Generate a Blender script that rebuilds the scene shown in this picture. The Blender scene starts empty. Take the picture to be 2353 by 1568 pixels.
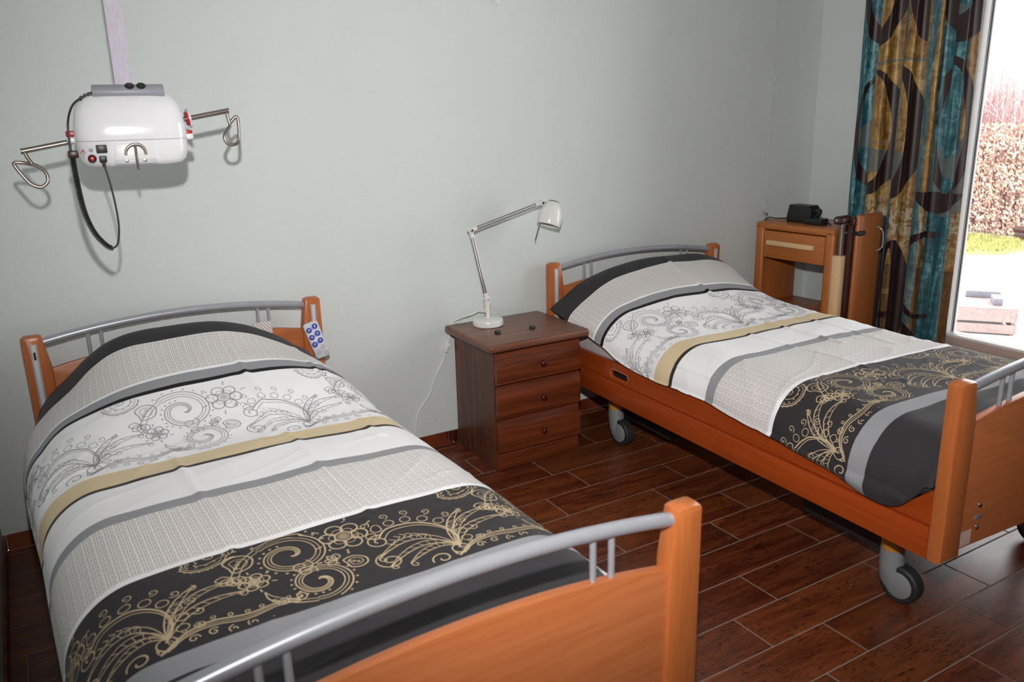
import bpy, bmesh, math, random
from math import sin, cos, pi, sqrt, atan2, radians
from mathutils import Vector, Matrix, noise
import numpy as np

random.seed(7)
SC = bpy.context.scene
COL = SC.collection

# ------------------------------------------------------------------ camera
cam_d = bpy.data.cameras.new('camera')
cam_d.sensor_width = 36.0
cam_d.sensor_fit = 'HORIZONTAL'
cam_d.lens = 1899.55 * 36.0 / 2353.0
cam_d.clip_start = 0.02
cam_d.clip_end = 200
cam = bpy.data.objects.new('camera', cam_d)
COL.objects.link(cam)
CAM = Vector((0.965, -3.1244, 1.4445))
cam.location = CAM
cam.rotation_euler = (1.29557, 0.02188, -0.54035)
SC.camera = cam
CR = cam.rotation_euler.to_matrix()
cam_d.dof.use_dof = True
cam_d.dof.focus_distance = 3.3
cam_d.dof.aperture_fstop = 5.0

# ------------------------------------------------------------------ world: bright overcast sky
world = bpy.data.worlds.new('overcast_sky')
SC.world = world
world.use_nodes = True
wn = world.node_tree
bg = wn.nodes['Background']
bg.inputs['Color'].default_value = (0.97, 0.985, 1.0, 1)
bg.inputs['Strength'].default_value = 6.5

# ------------------------------------------------------------------ flash on the camera
fl_d = bpy.data.lights.new('camera_flash', 'SPOT')
fl_d.energy = 250
fl_d.spot_size = radians(98)
fl_d.spot_blend = 1.0
fl_d.shadow_soft_size = 0.022
fl_d.color = (1.0, 0.985, 0.97)
fl = bpy.data.objects.new('camera_flash', fl_d)
COL.objects.link(fl)
fl.location = CAM + CR @ Vector((0.0, 0.30, 0.03))
fl.rotation_euler = (radians(77.5), 0, -0.64)

SC.view_settings.view_transform = 'Standard'
SC.view_settings.look = 'None'
SC.view_settings.gamma = 1.0
SC.view_settings.use_curve_mapping = False
SC.view_settings.exposure = 0.0
SC.cycles.max_bounces = 8
SC.cycles.diffuse_bounces = 4
SC.cycles.glossy_bounces = 4
SC.cycles.transparent_max_bounces = 12
SC.cycles.sample_clamp_indirect = 6.0
SC.cycles.caustics_reflective = False
SC.cycles.caustics_refractive = False
SC.cycles.use_denoising = True


# ================================================================== materials
def srgb(r, g, b):
    f = lambda c: (c / 255 / 12.92) if c / 255 <= 0.04045 else ((c / 255 + 0.055) / 1.055) ** 2.4
    return (f(r), f(g), f(b), 1.0)


class NT:
    """small helper around a material node tree"""
    def __init__(s, name, rough=0.5, metal=0.0, spec=0.5, color=(0.5, 0.5, 0.5, 1)):
        s.m = bpy.data.materials.new(name)
        s.m.use_nodes = True
        s.t = s.m.node_tree
        s.b = s.t.nodes['Principled BSDF']
        s.b.inputs['Roughness'].default_value = rough
        s.b.inputs['Metallic'].default_value = metal
        s.b.inputs['Specular IOR Level'].default_value = spec
        s.b.inputs['Base Color'].default_value = color

    def n(s, typ, **kw):
        nd = s.t.nodes.new(typ)
        for k, v in kw.items():
            setattr(nd, k, v)
        return nd

    def l(s, a, b):
        s.t.links.new(a, b)

    def val(s, inp, v):
        if hasattr(v, 'node'):
            s.l(v, inp)
        else:
            inp.default_value = v

    def math(s, op, a, b=0.0, c=0.0, clamp=False):
        nd = s.n('ShaderNodeMath', operation=op)
        nd.use_clamp = clamp
        s.val(nd.inputs[0], a)
        s.val(nd.inputs[1], b)
        s.val(nd.inputs[2], c)
        return nd.outputs[0]

    def mix(s, f, a, b):
        nd = s.n('ShaderNodeMix', data_type='RGBA')
        s.val(nd.inputs['Factor'], f)
        s.val(nd.inputs['A'], a)
        s.val(nd.inputs['B'], b)
        return nd.outputs['Result']

    def coord(s, which='Object'):
        return s.n('ShaderNodeTexCoord').outputs[which]

    def mapping(s, vec, scale=(1, 1, 1), loc=(0, 0, 0), rot=(0, 0, 0)):
        nd = s.n('ShaderNodeMapping')
        s.l(vec, nd.inputs[0])
        nd.inputs['Scale'].default_value = scale
        nd.inputs['Location'].default_value = loc
        nd.inputs['Rotation'].default_value = rot
        return nd.outputs[0]

    def noise(s, vec, scale=5, detail=3, rough=0.5, dist=0.0):
        nd = s.n('ShaderNodeTexNoise')
        s.l(vec, nd.inputs['Vector'])
        nd.inputs['Scale'].default_value = scale
        nd.inputs['Detail'].default_value = detail
        nd.inputs['Roughness'].default_value = rough
        nd.inputs['Distortion'].default_value = dist
        return nd.outputs['Fac']

    def ramp(s, fac, stops, interp='LINEAR'):
        nd = s.n('ShaderNodeValToRGB')
        cr = nd.color_ramp
        cr.interpolation = interp
        full = lambda c: c if len(c) == 4 else (*c, 1)
        cr.elements.remove(cr.elements[1])
        cr.elements[0].position = stops[0][0]
        cr.elements[0].color = full(stops[0][1])
        for p, c in stops[1:]:
            cr.elements.new(p).color = full(c)
        s.val(nd.inputs[0], fac)
        return nd.outputs[0]

    def bump(s, h, strength=0.2, dist=0.002):
        nd = s.n('ShaderNodeBump')
        nd.inputs['Strength'].default_value = strength
        nd.inputs['Distance'].default_value = dist
        s.l(h, nd.inputs['Height'])
        s.l(nd.outputs[0], s.b.inputs['Normal'])

    def base(s, c):
        s.val(s.b.inputs['Base Color'], c)


def simple(name, col, rough=0.5, metal=0.0, spec=0.5, var=0.06, scale=30, bump=0.0):
    t = NT(name, rough, metal, spec)
    f = t.noise(t.coord(), scale, 2)
    lo = tuple(c * (1 - var) for c in col[:3])
    hi = tuple(min(1, c * (1 + var)) for c in col[:3])
    t.base(t.ramp(f, [(0.3, lo), (0.7, hi)]))
    if bump:
        t.bump(f, bump)
    return t.m


def wood(name, light, dark, axis='x', rough=0.35, grain=1.0, spec=0.5, streak=0.5):
    """wood with the grain running along the given local axis"""
    t = NT(name, rough, 0, spec)
    st = {'x': (1, 26, 26), 'y': (26, 1, 26), 'z': (26, 26, 1)}[axis]
    st = tuple(a * grain for a in st)
    co = t.coord()
    f = t.noise(t.mapping(co, st), 3.0, 5, 0.6, 0.3)
    g = t.noise(t.mapping(co, tuple(a * 5 for a in st)), 3.0, 2)
    k = t.math('ADD', t.math('MULTIPLY', f, 0.75), t.math('MULTIPLY', g, 0.25))
    t.base(t.ramp(k, [(0.5 - 0.22 * streak - 0.12, dark), (0.5 + 0.22 * streak, light)]))
    t.bump(g, 0.05, 0.001)
    return t.m


M = {}
# wall: pale grey-green fine roughcast
t = NT('wall_paint', 0.75, 0, 0.3)
co = t.coord()
n1 = t.noise(co, 210, 3, 0.6)
n2 = t.noise(co, 2.0, 2)
t.base(t.ramp(n2, [(0.3, srgb(212, 217, 215)), (0.7, srgb(215, 220, 218))]))
t.bump(n1, 0.55, 0.003)
M['wall'] = t.m
M['ceiling'] = simple('ceiling_white', srgb(235, 235, 230), 0.8, 0, 0.2, 0.02)

# floor planks (ceramic wood look); every plank carries its own random value
t = NT('floor_planks', 0.34, 0, 0.5)
co = t.coord()
at = t.n('ShaderNodeAttribute', attribute_name='plank')
sep = t.n('ShaderNodeSeparateColor')
t.l(at.outputs['Color'], sep.inputs[0])
sh = t.n('ShaderNodeVectorMath', operation='ADD')
t.l(co, sh.inputs[0])
sc_ = t.n('ShaderNodeVectorMath', operation='SCALE')
t.l(at.outputs['Color'], sc_.inputs[0])
sc_.inputs['Scale'].default_value = 9.0
t.l(sc_.outputs[0], sh.inputs[1])
v = sh.outputs[0]
f = t.noise(t.mapping(v, (1.5, 16, 1)), 2.6, 5, 0.62, 0.4)
wave = t.noise(t.mapping(v, (0.9, 7, 1)), 3.2, 3, 0.5, 0.6)
sp = t.noise(t.mapping(v, (17, 85, 1)), 2.3, 3, 0.65)
blot = t.noise(t.mapping(v, (3, 7, 1)), 2.0, 2)
c1 = t.ramp(f, [(0.26, srgb(52, 18, 8)), (0.5, srgb(102, 44, 20)), (0.74, srgb(144, 76, 38))])
c1 = t.mix(t.math('MULTIPLY', t.math('MULTIPLY', sep.outputs[1], sep.outputs[1]), 0.55), c1, srgb(128, 76, 42))
c2 = t.mix(t.math('MULTIPLY', sep.outputs[0], 0.6), c1, srgb(68, 26, 14))
c2 = t.mix(t.math('MULTIPLY', t.math('SUBTRACT', wave, 0.42, clamp=True), 1.6, clamp=True), c2, srgb(138, 72, 34))
spk = t.math('MULTIPLY', t.math('GREATER_THAN', sp, 0.575), t.math('GREATER_THAN', blot, 0.45))
c3 = t.mix(t.math('MULTIPLY', spk, 0.78), c2, srgb(30, 12, 8))
t.base(c3)
t.bump(f, 0.12, 0.001)
rr = t.math('MULTIPLY_ADD', f, 0.18, 0.26)
t.l(rr, t.b.inputs['Roughness'])
M['floor'] = t.m
M['grout'] = simple('floor_grout', srgb(136, 120, 108), 0.8)

M['beech_x'] = wood('beech_grain_along', srgb(188, 111, 66), srgb(170, 92, 49), 'x', 0.33)
M['beech_y_shaded'] = wood('beech_lengthwise_shaded', srgb(168, 73, 26), srgb(150, 57, 17), 'y', 0.33)  # same beech as the end boards, the rails' shade put into its colour
M['beech_z'] = wood('beech_grain_upright', srgb(188, 108, 58), srgb(170, 90, 42), 'z', 0.3)
M['cab_wood'] = wood('cabinet_beech', srgb(184, 112, 58), srgb(162, 90, 42), 'z', 0.35)
M['cab_wood_y'] = wood('cabinet_beech_across', srgb(184, 112, 58), srgb(162, 90, 42), 'y', 0.35)
M['plum_z'] = wood('plum_wood_upright', srgb(104, 60, 40), srgb(36, 16, 10), 'z', 0.36, 0.34, 0.5, 0.36)
M['plum_x'] = wood('plum_wood_across', srgb(122, 58, 29), srgb(32, 11, 6), 'x', 0.34, 0.34, 0.5, 0.42)
M['plum_top'] = wood('plum_wood_top', srgb(126, 84, 64), srgb(76, 40, 28), 'x', 0.33, 0.42, 0.5, 0.4)
M['knob'] = simple('dark_red_knob', srgb(74, 24, 16), 0.2)
M['silver'] = simple('silver_painted_steel', srgb(176, 177, 184), 0.33, 0.40, 0.5, 0.03)
M['silver_dull'] = simple('grey_plastic', srgb(140, 143, 146), 0.42, 0.15, 0.5, 0.03)
M['alu'] = simple('aluminium_strip', srgb(222, 222, 226), 0.3, 0.25, 0.5, 0.03)
M['chrome'] = simple('chrome', srgb(222, 222, 226), 0.12, 1.0, 0.5, 0.02)
M['steel'] = simple('brushed_steel', srgb(150, 140, 132), 0.3, 0.9, 0.5, 0.05)
M['black'] = simple('black_plastic', (0.012, 0.012, 0.013), 0.4)
M['rubber'] = simple('black_rubber', (0.02, 0.021, 0.022), 0.6)
M['dark'] = simple('dark_steel_underframe', (0.02, 0.019, 0.019), 0.55)
M['pale_metal'] = simple('pale_painted_metal', srgb(226, 214, 212), 0.4)
M['column'] = simple('ochre_column', srgb(196, 134, 60), 0.4)
M['white_gloss'] = simple('white_gloss_plastic', srgb(236, 235, 238), 0.16, 0, 0.5, 0.01)
M['white'] = simple('white_plastic', srgb(232, 231, 230), 0.35, 0, 0.5, 0.02)
M['white_lamp'] = simple('white_lamp_enamel', srgb(226, 224, 222), 0.22, 0, 0.5, 0.02)
M['grey_light'] = simple('light_grey_plastic', srgb(196, 198, 204), 0.4, 0, 0.5, 0.02)
M['grey_mid'] = simple('mid_grey_plastic', srgb(150, 150, 158), 0.4, 0, 0.5, 0.02)
M['cap_grey'] = simple('dark_grey_cap', srgb(98, 96, 98), 0.45)
M['red'] = simple('red_plastic', srgb(186, 30, 36), 0.35)
M['redlamp'] = simple('red_button', srgb(200, 60, 44), 0.2)
M['blue'] = simple('blue_rubber_key', srgb(48, 74, 172), 0.35)
M['purple'] = simple('violet_key_print', srgb(120, 40, 130), 0.35)
M['cream'] = simple('cream_plastic', srgb(222, 186, 140), 0.42, 0, 0.5, 0.02)
M['sheet'] = simple('white_sheet', srgb(218, 210, 212), 0.85, 0, 0.2, 0.03)
M['brown_dk'] = simple('dark_brown_plastic', srgb(58, 26, 20), 0.35)
M['label'] = simple('paper_label', srgb(206, 178, 168), 0.6)
M['alabel'] = simple('grey_badge', srgb(128, 122, 126), 0.4)
t = NT('webbing', 0.8, 0, 0.2)
co = t.coord()
n = t.noise(t.mapping(co, (90, 90, 12)), 6, 2)
w_ = t.n('ShaderNodeTexWave', wave_type='BANDS', bands_direction='Z')
t.l(co, w_.inputs[0])
w_.inputs['Scale'].default_value = 150
t.base(t.ramp(n, [(0.3, srgb(198, 190, 204)), (0.7, srgb(216, 208, 220))]))
t.bump(w_.outputs['Fac'], 0.3, 0.001)
M['web'] = t.m
M['frame_white'] = simple('window_frame_white', srgb(232, 228, 226), 0.35, 0, 0.5, 0.02)
M['frame_in'] = simple('window_frame_taupe', srgb(200, 178, 168), 0.4, 0, 0.5, 0.02)
M['clear'] = simple('clear_bead', srgb(225, 226, 228), 0.08, 0.3, 0.8, 0.02)
# glass
t = NT('window_glass')
tr = t.n('ShaderNodeBsdfTransparent')
gl = t.n('ShaderNodeBsdfGlossy')
gl.inputs['Roughness'].default_value = 0.02
fr = t.n('ShaderNodeFresnel')
fr.inputs['IOR'].default_value = 1.45
mx = t.n('ShaderNodeMixShader')
t.l(fr.outputs[0], mx.inputs[0])
t.l(tr.outputs[0], mx.inputs[1])
t.l(gl.outputs[0], mx.inputs[2])
t.l(mx.outputs[0], t.t.nodes['Material Output'].inputs[0])
M['glass'] = t.m
# outdoors
M['paving'] = simple('pale_paving', srgb(226, 226, 224), 0.8, 0, 0.3, 0.05, 6)
M['grass'] = simple('lawn_grass', srgb(158, 156, 96), 0.8, 0, 0.3, 0.35, 14)
M['twig'] = simple('hedge_twigs', srgb(176, 142, 140), 0.8, 0, 0.3, 0.3, 3)
t = NT('beech_leaves', 0.7, 0, 0.3)
f = t.noise(t.coord(), 5.5, 3)
t.base(t.ramp(f, [(0.32, srgb(160, 126, 110)), (0.48, srgb(204, 172, 152)), (0.58, srgb(220, 196, 178)), (0.68, srgb(192, 186, 142))]))
M['leaf'] = t.m
M['crate'] = wood('grey_crate_wood', srgb(156, 132, 128), srgb(118, 96, 94), 'x', 0.7)
M['slab'] = simple('grey_slab', srgb(112, 110, 120), 0.7)

# ------------------------------------------------------------------ duvet materials
# UV: x = metres across the cloth from its middle, y = metres along the bed from the head end
ST = dict(dark=0.205, grey=0.405, black=0.452, white=0.470, beige=0.808, brown=0.900, plain=0.914,
          grey2=1.092, weave=1.142, piping=1.400, dark2=1.412, grey3=1.705, end=1.765)


def duvet_material():
    t = NT('duvet_cotton', 0.8, 0, 0.25)
    uv = t.n('ShaderNodeUVMap', uv_map='UVMap').outputs[0]
    sx = t.n('ShaderNodeSeparateXYZ')
    t.l(uv, sx.inputs[0])
    U, V = sx.outputs[0], sx.outputs[1]
    wob = t.math('MULTIPLY', t.math('SUBTRACT', t.noise(uv, 6, 2), 0.5), 0.008)
    vv = t.math('DIVIDE', t.math('ADD', V, wob), 2.2)
    S = ST
    anth, gry, blk = srgb(52, 50, 53), srgb(152, 152, 156), srgb(24, 22, 24)
    wht, bei, brn = srgb(247, 245, 247), srgb(224, 202, 164), srgb(58, 44, 42)
    d2 = srgb(50, 46, 48)
    cols = [(0.0, anth), (S['dark'], wht), (S['grey'], gry), (S['black'], blk), (S['white'], wht), (S['beige'], bei),
            (S['brown'], brn), (S['plain'], wht), (S['grey2'], gry), (S['weave'], wht), (S['piping'], wht),
            (S['dark2'], d2), (S['grey3'], gry), (S['end'], anth)]
    base = t.ramp(vv, [(p / 2.2, c) for p, c in cols], 'CONSTANT')
    # weave: thin grid lines with little groups of dots
    cu, cv = 0.0235, 0.0195

    def saw(x, p):
        return t.math('FRACT', t.math('DIVIDE', t.math('ADD', x, 20.0), p))
    fu, fv = saw(U, cu), saw(V, cv)
    lu = t.math('LESS_THAN', t.math('ABSOLUTE', t.math('SUBTRACT', fu, 0.06)), 0.035)
    lv = t.math('LESS_THAN', t.math('ABSOLUTE', t.math('SUBTRACT', fv, 0.06)), 0.035)
    lines = t.math('MAXIMUM', lu, lv)
    du = t.math('ABSOLUTE', t.math('SUBTRACT', t.math('FRACT', t.math('MULTIPLY', fu, 4.0)), 0.5))
    dv = t.math('ABSOLUTE', t.math('SUBTRACT', t.math('FRACT', t.math('MULTIPLY', fv, 4.0)), 0.5))
    dot = t.math('MULTIPLY', t.math('LESS_THAN', du, 0.27), t.math('LESS_THAN', dv, 0.27))
    mid = t.math('MULTIPLY', t.math('GREATER_THAN', fu, 0.25), t.math('GREATER_THAN', fv, 0.25))
    dot = t.math('MULTIPLY', dot, mid)
    def band(a, b):
        return t.math('MULTIPLY', t.math('GREATER_THAN', V, a), t.math('LESS_THAN', V, b))
    inw = t.math('ADD', band(S['dark'] + 0.004, S['grey'] - 0.006), band(S['weave'] + 0.002, S['piping']))
    warm = t.mix(t.noise(uv, 35, 1), srgb(150, 132, 116), srgb(128, 124, 128))
    base = t.mix(t.math('MULTIPLY', inw, 0.30), base, srgb(206, 192, 178))
    c = t.mix(t.math('MULTIPLY', lines, t.math('MULTIPLY', inw, 0.7)), base, srgb(146, 144, 142))
    c = t.mix(t.math('MULTIPLY', dot, t.math('MULTIPLY', inw, 0.95)), c, warm)
    t.base(c)
    n = t.noise(uv, 420, 2)
    t.bump(n, 0.15, 0.001)
    t.b.inputs['Sheen Weight'].default_value = 0.06
    return t.m


M['duvet'] = duvet_material()
M['print_beige'] = simple('beige_print', srgb(194, 174, 142), 0.8, 0, 0.2, 0.06, 40)
M['print_grey'] = simple('grey_print', srgb(158, 155, 159), 0.8, 0, 0.2, 0.06, 40)
t = NT('pillow_weave', 0.85, 0, 0.2)
co = t.coord()
ck = t.n('ShaderNodeTexChecker')
t.l(t.mapping(co, (1, 1, 1)), ck.inputs[0])
ck.inputs['Scale'].default_value = 150
ck.inputs['Color1'].default_value = srgb(226, 220, 216)
ck.inputs['Color2'].default_value = srgb(178, 164, 155)
t.base(ck.outputs[0])
M['pillow'] = t.m


# ------------------------------------------------------------------ curtain material (pattern in y / z metres)
def curtain_material():
    t = NT('curtain_satin', 0.42, 0, 0.5)
    uv = t.n('ShaderNodeUVMap', uv_map='UVMap').outputs[0]     # x = across the cloth, y = height
    sx = t.n('ShaderNodeSeparateXYZ')
    t.l(uv, sx.inputs[0])
    X, Z = sx.outputs[0], sx.outputs[1]
    streak = t.noise(t.mapping(uv, (38, 1.9, 1)), 1.6, 5, 0.65, 0.8)
    fine = t.noise(t.mapping(uv, (14, 7, 1)), 4, 4, 0.7, 0.5)
    k = t.math('ADD', t.math('MULTIPLY', streak, 0.62), t.math('MULTIPLY', fine, 0.38))
    teal = t.ramp(k, [(0.36, srgb(8, 40, 50)), (0.5, srgb(36, 98, 108)), (0.6, srgb(112, 166, 170)), (0.7, srgb(196, 214, 208))])
    gold = t.ramp(k, [(0.34, srgb(62, 38, 14)), (0.48, srgb(142, 102, 46)), (0.6, srgb(196, 160, 88)), (0.7, srgb(210, 205, 180))])
    slate = t.ramp(k, [(0.35, srgb(34, 66, 72)), (0.5, srgb(78, 112, 116)), (0.68, srgb(168, 186, 180))])
    wx = t.math('ADD', X, t.math('MULTIPLY', t.math('SUBTRACT', t.noise(t.mapping(uv, (2, 1.4, 1)), 1.5, 2), 0.5), 0.025))
    W_, B_ = (1, 1, 1, 1), (0, 0, 0, 1)
    g = t.ramp(wx, [(0.0, B_), (0.118, W_), (0.212, B_), (0.262, W_), (0.330, B_), (0.408, W_), (0.434, B_), (0.552, W_)], 'CONSTANT')
    s = t.ramp(wx, [(0.0, B_), (0.088, W_), (0.118, B_), (0.212, W_), (0.262, B_), (0.330, W_), (0.408, B_)], 'CONSTANT')
    c = t.mix(g, teal, gold)
    c = t.mix(s, c, slate)
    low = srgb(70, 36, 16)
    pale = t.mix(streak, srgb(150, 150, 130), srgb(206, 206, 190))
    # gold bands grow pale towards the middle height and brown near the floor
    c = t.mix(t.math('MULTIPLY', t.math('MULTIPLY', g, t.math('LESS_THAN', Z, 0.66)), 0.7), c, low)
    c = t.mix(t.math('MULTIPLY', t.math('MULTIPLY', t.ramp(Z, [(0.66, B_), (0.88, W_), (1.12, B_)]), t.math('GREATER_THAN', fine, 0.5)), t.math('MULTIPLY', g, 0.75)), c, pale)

    def ring(cx, cz, rx, rz, w, dx=0.0, dz=0.0, xa=-1.0, xb=2.0, zb=9.0):
        """crescent ring: inside the outer ellipse and outside a shifted inner one; the folds hide the part outside xa..xb"""
        def ell(cx, cz, rx, rz):
            a = t.math('DIVIDE', t.math('SUBTRACT', X, cx), rx)
            b = t.math('DIVIDE', t.math('SUBTRACT', Z, cz), rz)
            return t.math('ADD', t.math('MULTIPLY', a, a), t.math('MULTIPLY', b, b))
        o = t.math('LESS_THAN', ell(cx, cz, rx, rz), 1.0)
        i = t.math('GREATER_THAN', ell(cx + dx, cz + dz, rx - w, rz - w), 1.0)
        m = t.math('MULTIPLY', t.math('MULTIPLY', t.math('GREATER_THAN', X, xa), t.math('LESS_THAN', X, xb)), t.math('LESS_THAN', Z, zb))
        return t.math('MULTIPLY', t.math('MULTIPLY', o, i), m)
    taupe, brown, tan = srgb(92, 104, 102), srgb(40, 17, 17), srgb(150, 124, 84)
    for a in [(0.020, 1.54, 0.125, 0.31, 0.050, 0.0, 0.02, 0.0, 0.125), (0.24, 1.36, 0.34, 0.27, 0.06, 0, 0.05, 0.10, 0.40), (0.05, 0.97, 0.115, 0.28, 0.055, 0.0, 0.02, 0.0, 0.12),
              (0.50, 1.52, 0.13, 0.40, 0.040, 0.0, 0.01, 0.44, 0.6), (0.51, 1.04, 0.10, 0.13, 0.055, 0.0, -0.02, 0.43, 0.6), (0.54, 1.93, 0.12, 0.16, 0.06, 0.0, 0.0, 0.44, 0.6)]:
        c = t.mix(t.math('MULTIPLY', ring(*a), 0.85), c, taupe)
    for a in [(0.24, 1.36, 0.34, 0.135, 0.020, 0, 0.004, 0.105, 0.40), (0.20, 0.75, 0.30, 0.250, 0.022, 0, 0.004, 0.12, 0.30)]:
        c = t.mix(t.math('MULTIPLY', t.math('MULTIPLY', ring(*a), t.math('LESS_THAN', Z, a[1])), 0.8), c, tan)
    for a in [(0.118, 1.285, 0.112, 0.300, 0.032, -0.008, 0.02), (0.245, 1.285, 0.100, 0.315, 0.040, -0.012, 0.02, 0.262, 0.40), (0.108, 1.98, 0.105, 0.300, 0.036, -0.004, 0.03),
              (0.36, 2.02, 0.10, 0.34, 0.060, 0.015, 0.02, 0.262, 0.33), (0.520, 1.95, 0.105, 0.270, 0.055, -0.010, 0.06, 0.408, 0.60), (0.505, 1.30, 0.085, 0.325, 0.026, 0.0, -0.01, 0.445, 0.60),
              (0.480, 1.08, 0.105, 0.165, 0.050, 0.0, 0.06, 0.395, 0.60, 1.02), (0.150, 0.555, 0.112, 0.35, 0.085, -0.012, 0.02, 0.180, 0.40), (0.285, 0.50, 0.050, 0.28, 0.040, -0.010, 0.0, 0.262, 0.40),
              (0.44, 0.62, 0.10, 0.215, 0.026, 0.0, -0.004, 0.380, 0.50), (0.30, 0.20, 0.16, 0.22, 0.05, 0.0, 0.02)]:
        c = t.mix(ring(*a), c, brown)
    t.base(c)
    t.b.inputs['Sheen Weight'].default_value = 0.1
    return t.m


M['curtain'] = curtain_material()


# ================================================================== mesh helpers
class MB:
    def __init__(s):
        s.bm = bmesh.new()

    def _xf(s, verts, mat):
        if mat is not None:
            bmesh.ops.transform(s.bm, matrix=mat, verts=verts)

    def box(s, lo, hi, bevel=0.0, seg=2, mat=None):
        c = [(a + b) / 2 for a, b in zip(lo, hi)]
        d = [abs(b - a) for a, b in zip(lo, hi)]
        r = bmesh.ops.create_cube(s.bm, size=1.0)
        vs = r['verts']
        bmesh.ops.transform(s.bm, matrix=Matrix.Translation(c) @ Matrix.Diagonal((*d, 1)), verts=vs)
        if bevel > 0:
            es = list({e for vv in vs for e in vv.link_edges})
            q = bmesh.ops.bevel(s.bm, geom=es, offset=min(bevel, min(d) * 0.48), segments=seg, affect='EDGES', profile=0.5)
            vs = list({vv for f in q['faces'] for vv in f.verts} | {vv for vv in vs if vv.is_valid})
        s._xf(vs, mat)
        return s

    def tube(s, pts, r, seg=12, closed=False, cap=True):
        pts = [Vector(p) for p in pts]
        n = len(pts)
        rs = r if isinstance(r, (list, tuple)) else [r] * n
        rings = []
        prev = None
        for i, p in enumerate(pts):
            if closed:
                tg = pts[(i + 1) % n] - pts[i - 1]
            else:
                tg = pts[min(i + 1, n - 1)] - pts[max(i - 1, 0)]
            if tg.length < 1e-9:
                tg = Vector((0, 0, 1))
            tg.normalize()
            if prev is None:
                up = Vector((0, 0, 1)) if abs(tg.z) < 0.9 else Vector((1, 0, 0))
                a = tg.cross(up).normalized()
            else:
                a = (prev - tg * prev.dot(tg))
                a = a.normalized() if a.length > 1e-6 else tg.orthogonal().normalized()
            prev = a
            b = tg.cross(a)
            rings.append([s.bm.verts.new(p + (a * cos(2 * pi * k / seg) + b * sin(2 * pi * k / seg)) * rs[i]) for k in range(seg)])
        m = n if closed else n - 1
        for i in range(m):
            A, B = rings[i], rings[(i + 1) % n]
            for k in range(seg):
                s.bm.faces.new((A[k], A[(k + 1) % seg], B[(k + 1) % seg], B[k]))
        if cap and not closed:
            s.bm.faces.new(rings[0][::-1])
            s.bm.faces.new(rings[-1])
        return s

    def lathe(s, prof, seg=32, mat=None):
        """profile of (radius, height) about local z"""
        rings = []
        vs = []
        for r, z in prof:
            if r < 1e-6:
                v = s.bm.verts.new((0, 0, z))
                rings.append([v])
                vs.append(v)
            else:
                ring = [s.bm.verts.new((r * cos(2 * pi * k / seg), r * sin(2 * pi * k / seg), z)) for k in range(seg)]
                rings.append(ring)
                vs += ring
        for A, B in zip(rings, rings[1:]):
            for k in range(seg):
                k2 = (k + 1) % seg
                if len(A) == 1 and len(B) == 1:
                    continue
                if len(A) == 1:
                    s.bm.faces.new((A[0], B[k2], B[k]))
                elif len(B) == 1:
                    s.bm.faces.new((A[k], A[k2], B[0]))
                else:
                    s.bm.faces.new((A[k], A[k2], B[k2], B[k]))
        s._xf(vs, mat)
        return s

    def prism(s, poly, t0, t1, plane='xz', bevel=0.0, mat=None):
        """poly in 2D extruded along the third axis from t0 to t1"""
        def P(a, b, t_):
            return {'xz': (a, t_, b), 'yz': (t_, a, b), 'xy': (a, b, t_)}[plane]
        A = [s.bm.verts.new(P(a, b, t0)) for a, b in poly]
        B = [s.bm.verts.new(P(a, b, t1)) for a, b in poly]
        n = len(poly)
        fs = [s.bm.faces.new(A), s.bm.faces.new(B[::-1])]
        for i in range(n):
            fs.append(s.bm.faces.new((A[i], B[i], B[(i + 1) % n], A[(i + 1) % n])))
        bmesh.ops.recalc_face_normals(s.bm, faces=fs)
        vs = A + B
        if bevel:
            es = [e for e in fs[0].edges] + [e for e in fs[1].edges]
            q = bmesh.ops.bevel(s.bm, geom=es, offset=bevel, segments=2, affect='EDGES', profile=0.5)
            vs = list({vv for f in q['faces'] for vv in f.verts} | {vv for vv in vs if vv.is_valid})
        s._xf(vs, mat)
        return s

    def build(s, name, mat, parent=None, smooth=True, angle=38, loc=None, mats=None):
        bmesh.ops.recalc_face_normals(s.bm, faces=s.bm.faces[:])
        me = bpy.data.meshes.new(name)
        s.bm.to_mesh(me)
        s.bm.free()
        o = bpy.data.objects.new(name, me)
        COL.objects.link(o)
        for m_ in (mats or [mat]):
            me.materials.append(m_)
        if smooth:
            me.polygons.foreach_set('use_smooth', [True] * len(me.polygons))
            me.set_sharp_from_angle(angle=radians(angle))
        if parent:
            o.parent = parent
        if loc:
            o.location = loc
        return o


def raw_mesh(name, verts, faces, mat, parent=None, smooth=True):
    me = bpy.data.meshes.new(name)
    me.from_pydata([tuple(v) for v in verts], [], faces)
    o = bpy.data.objects.new(name, me)
    COL.objects.link(o)
    for m_ in (mat if isinstance(mat, list) else [mat]):
        me.materials.append(m_)
    if smooth:
        me.polygons.foreach_set('use_smooth', [True] * len(me.polygons))
    if parent:
        o.parent = parent
    return o


def tag(o, label, cat, group=None, kind=None):
    o['label'] = label
    o['category'] = cat
    if group:
        o['group'] = group
    if kind:
        o['kind'] = kind
    return o


def thing(name, label, cat, loc=(0, 0, 0), rz=0.0, group=None):
    o = bpy.data.objects.new(name, None)
    o.empty_display_size = 0.1
    COL.objects.link(o)
    o.location = loc
    o.rotation_euler = (0, 0, rz)
    return tag(o, label, cat, group)


def struct(o):
    o['kind'] = 'structure'
    return o


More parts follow.
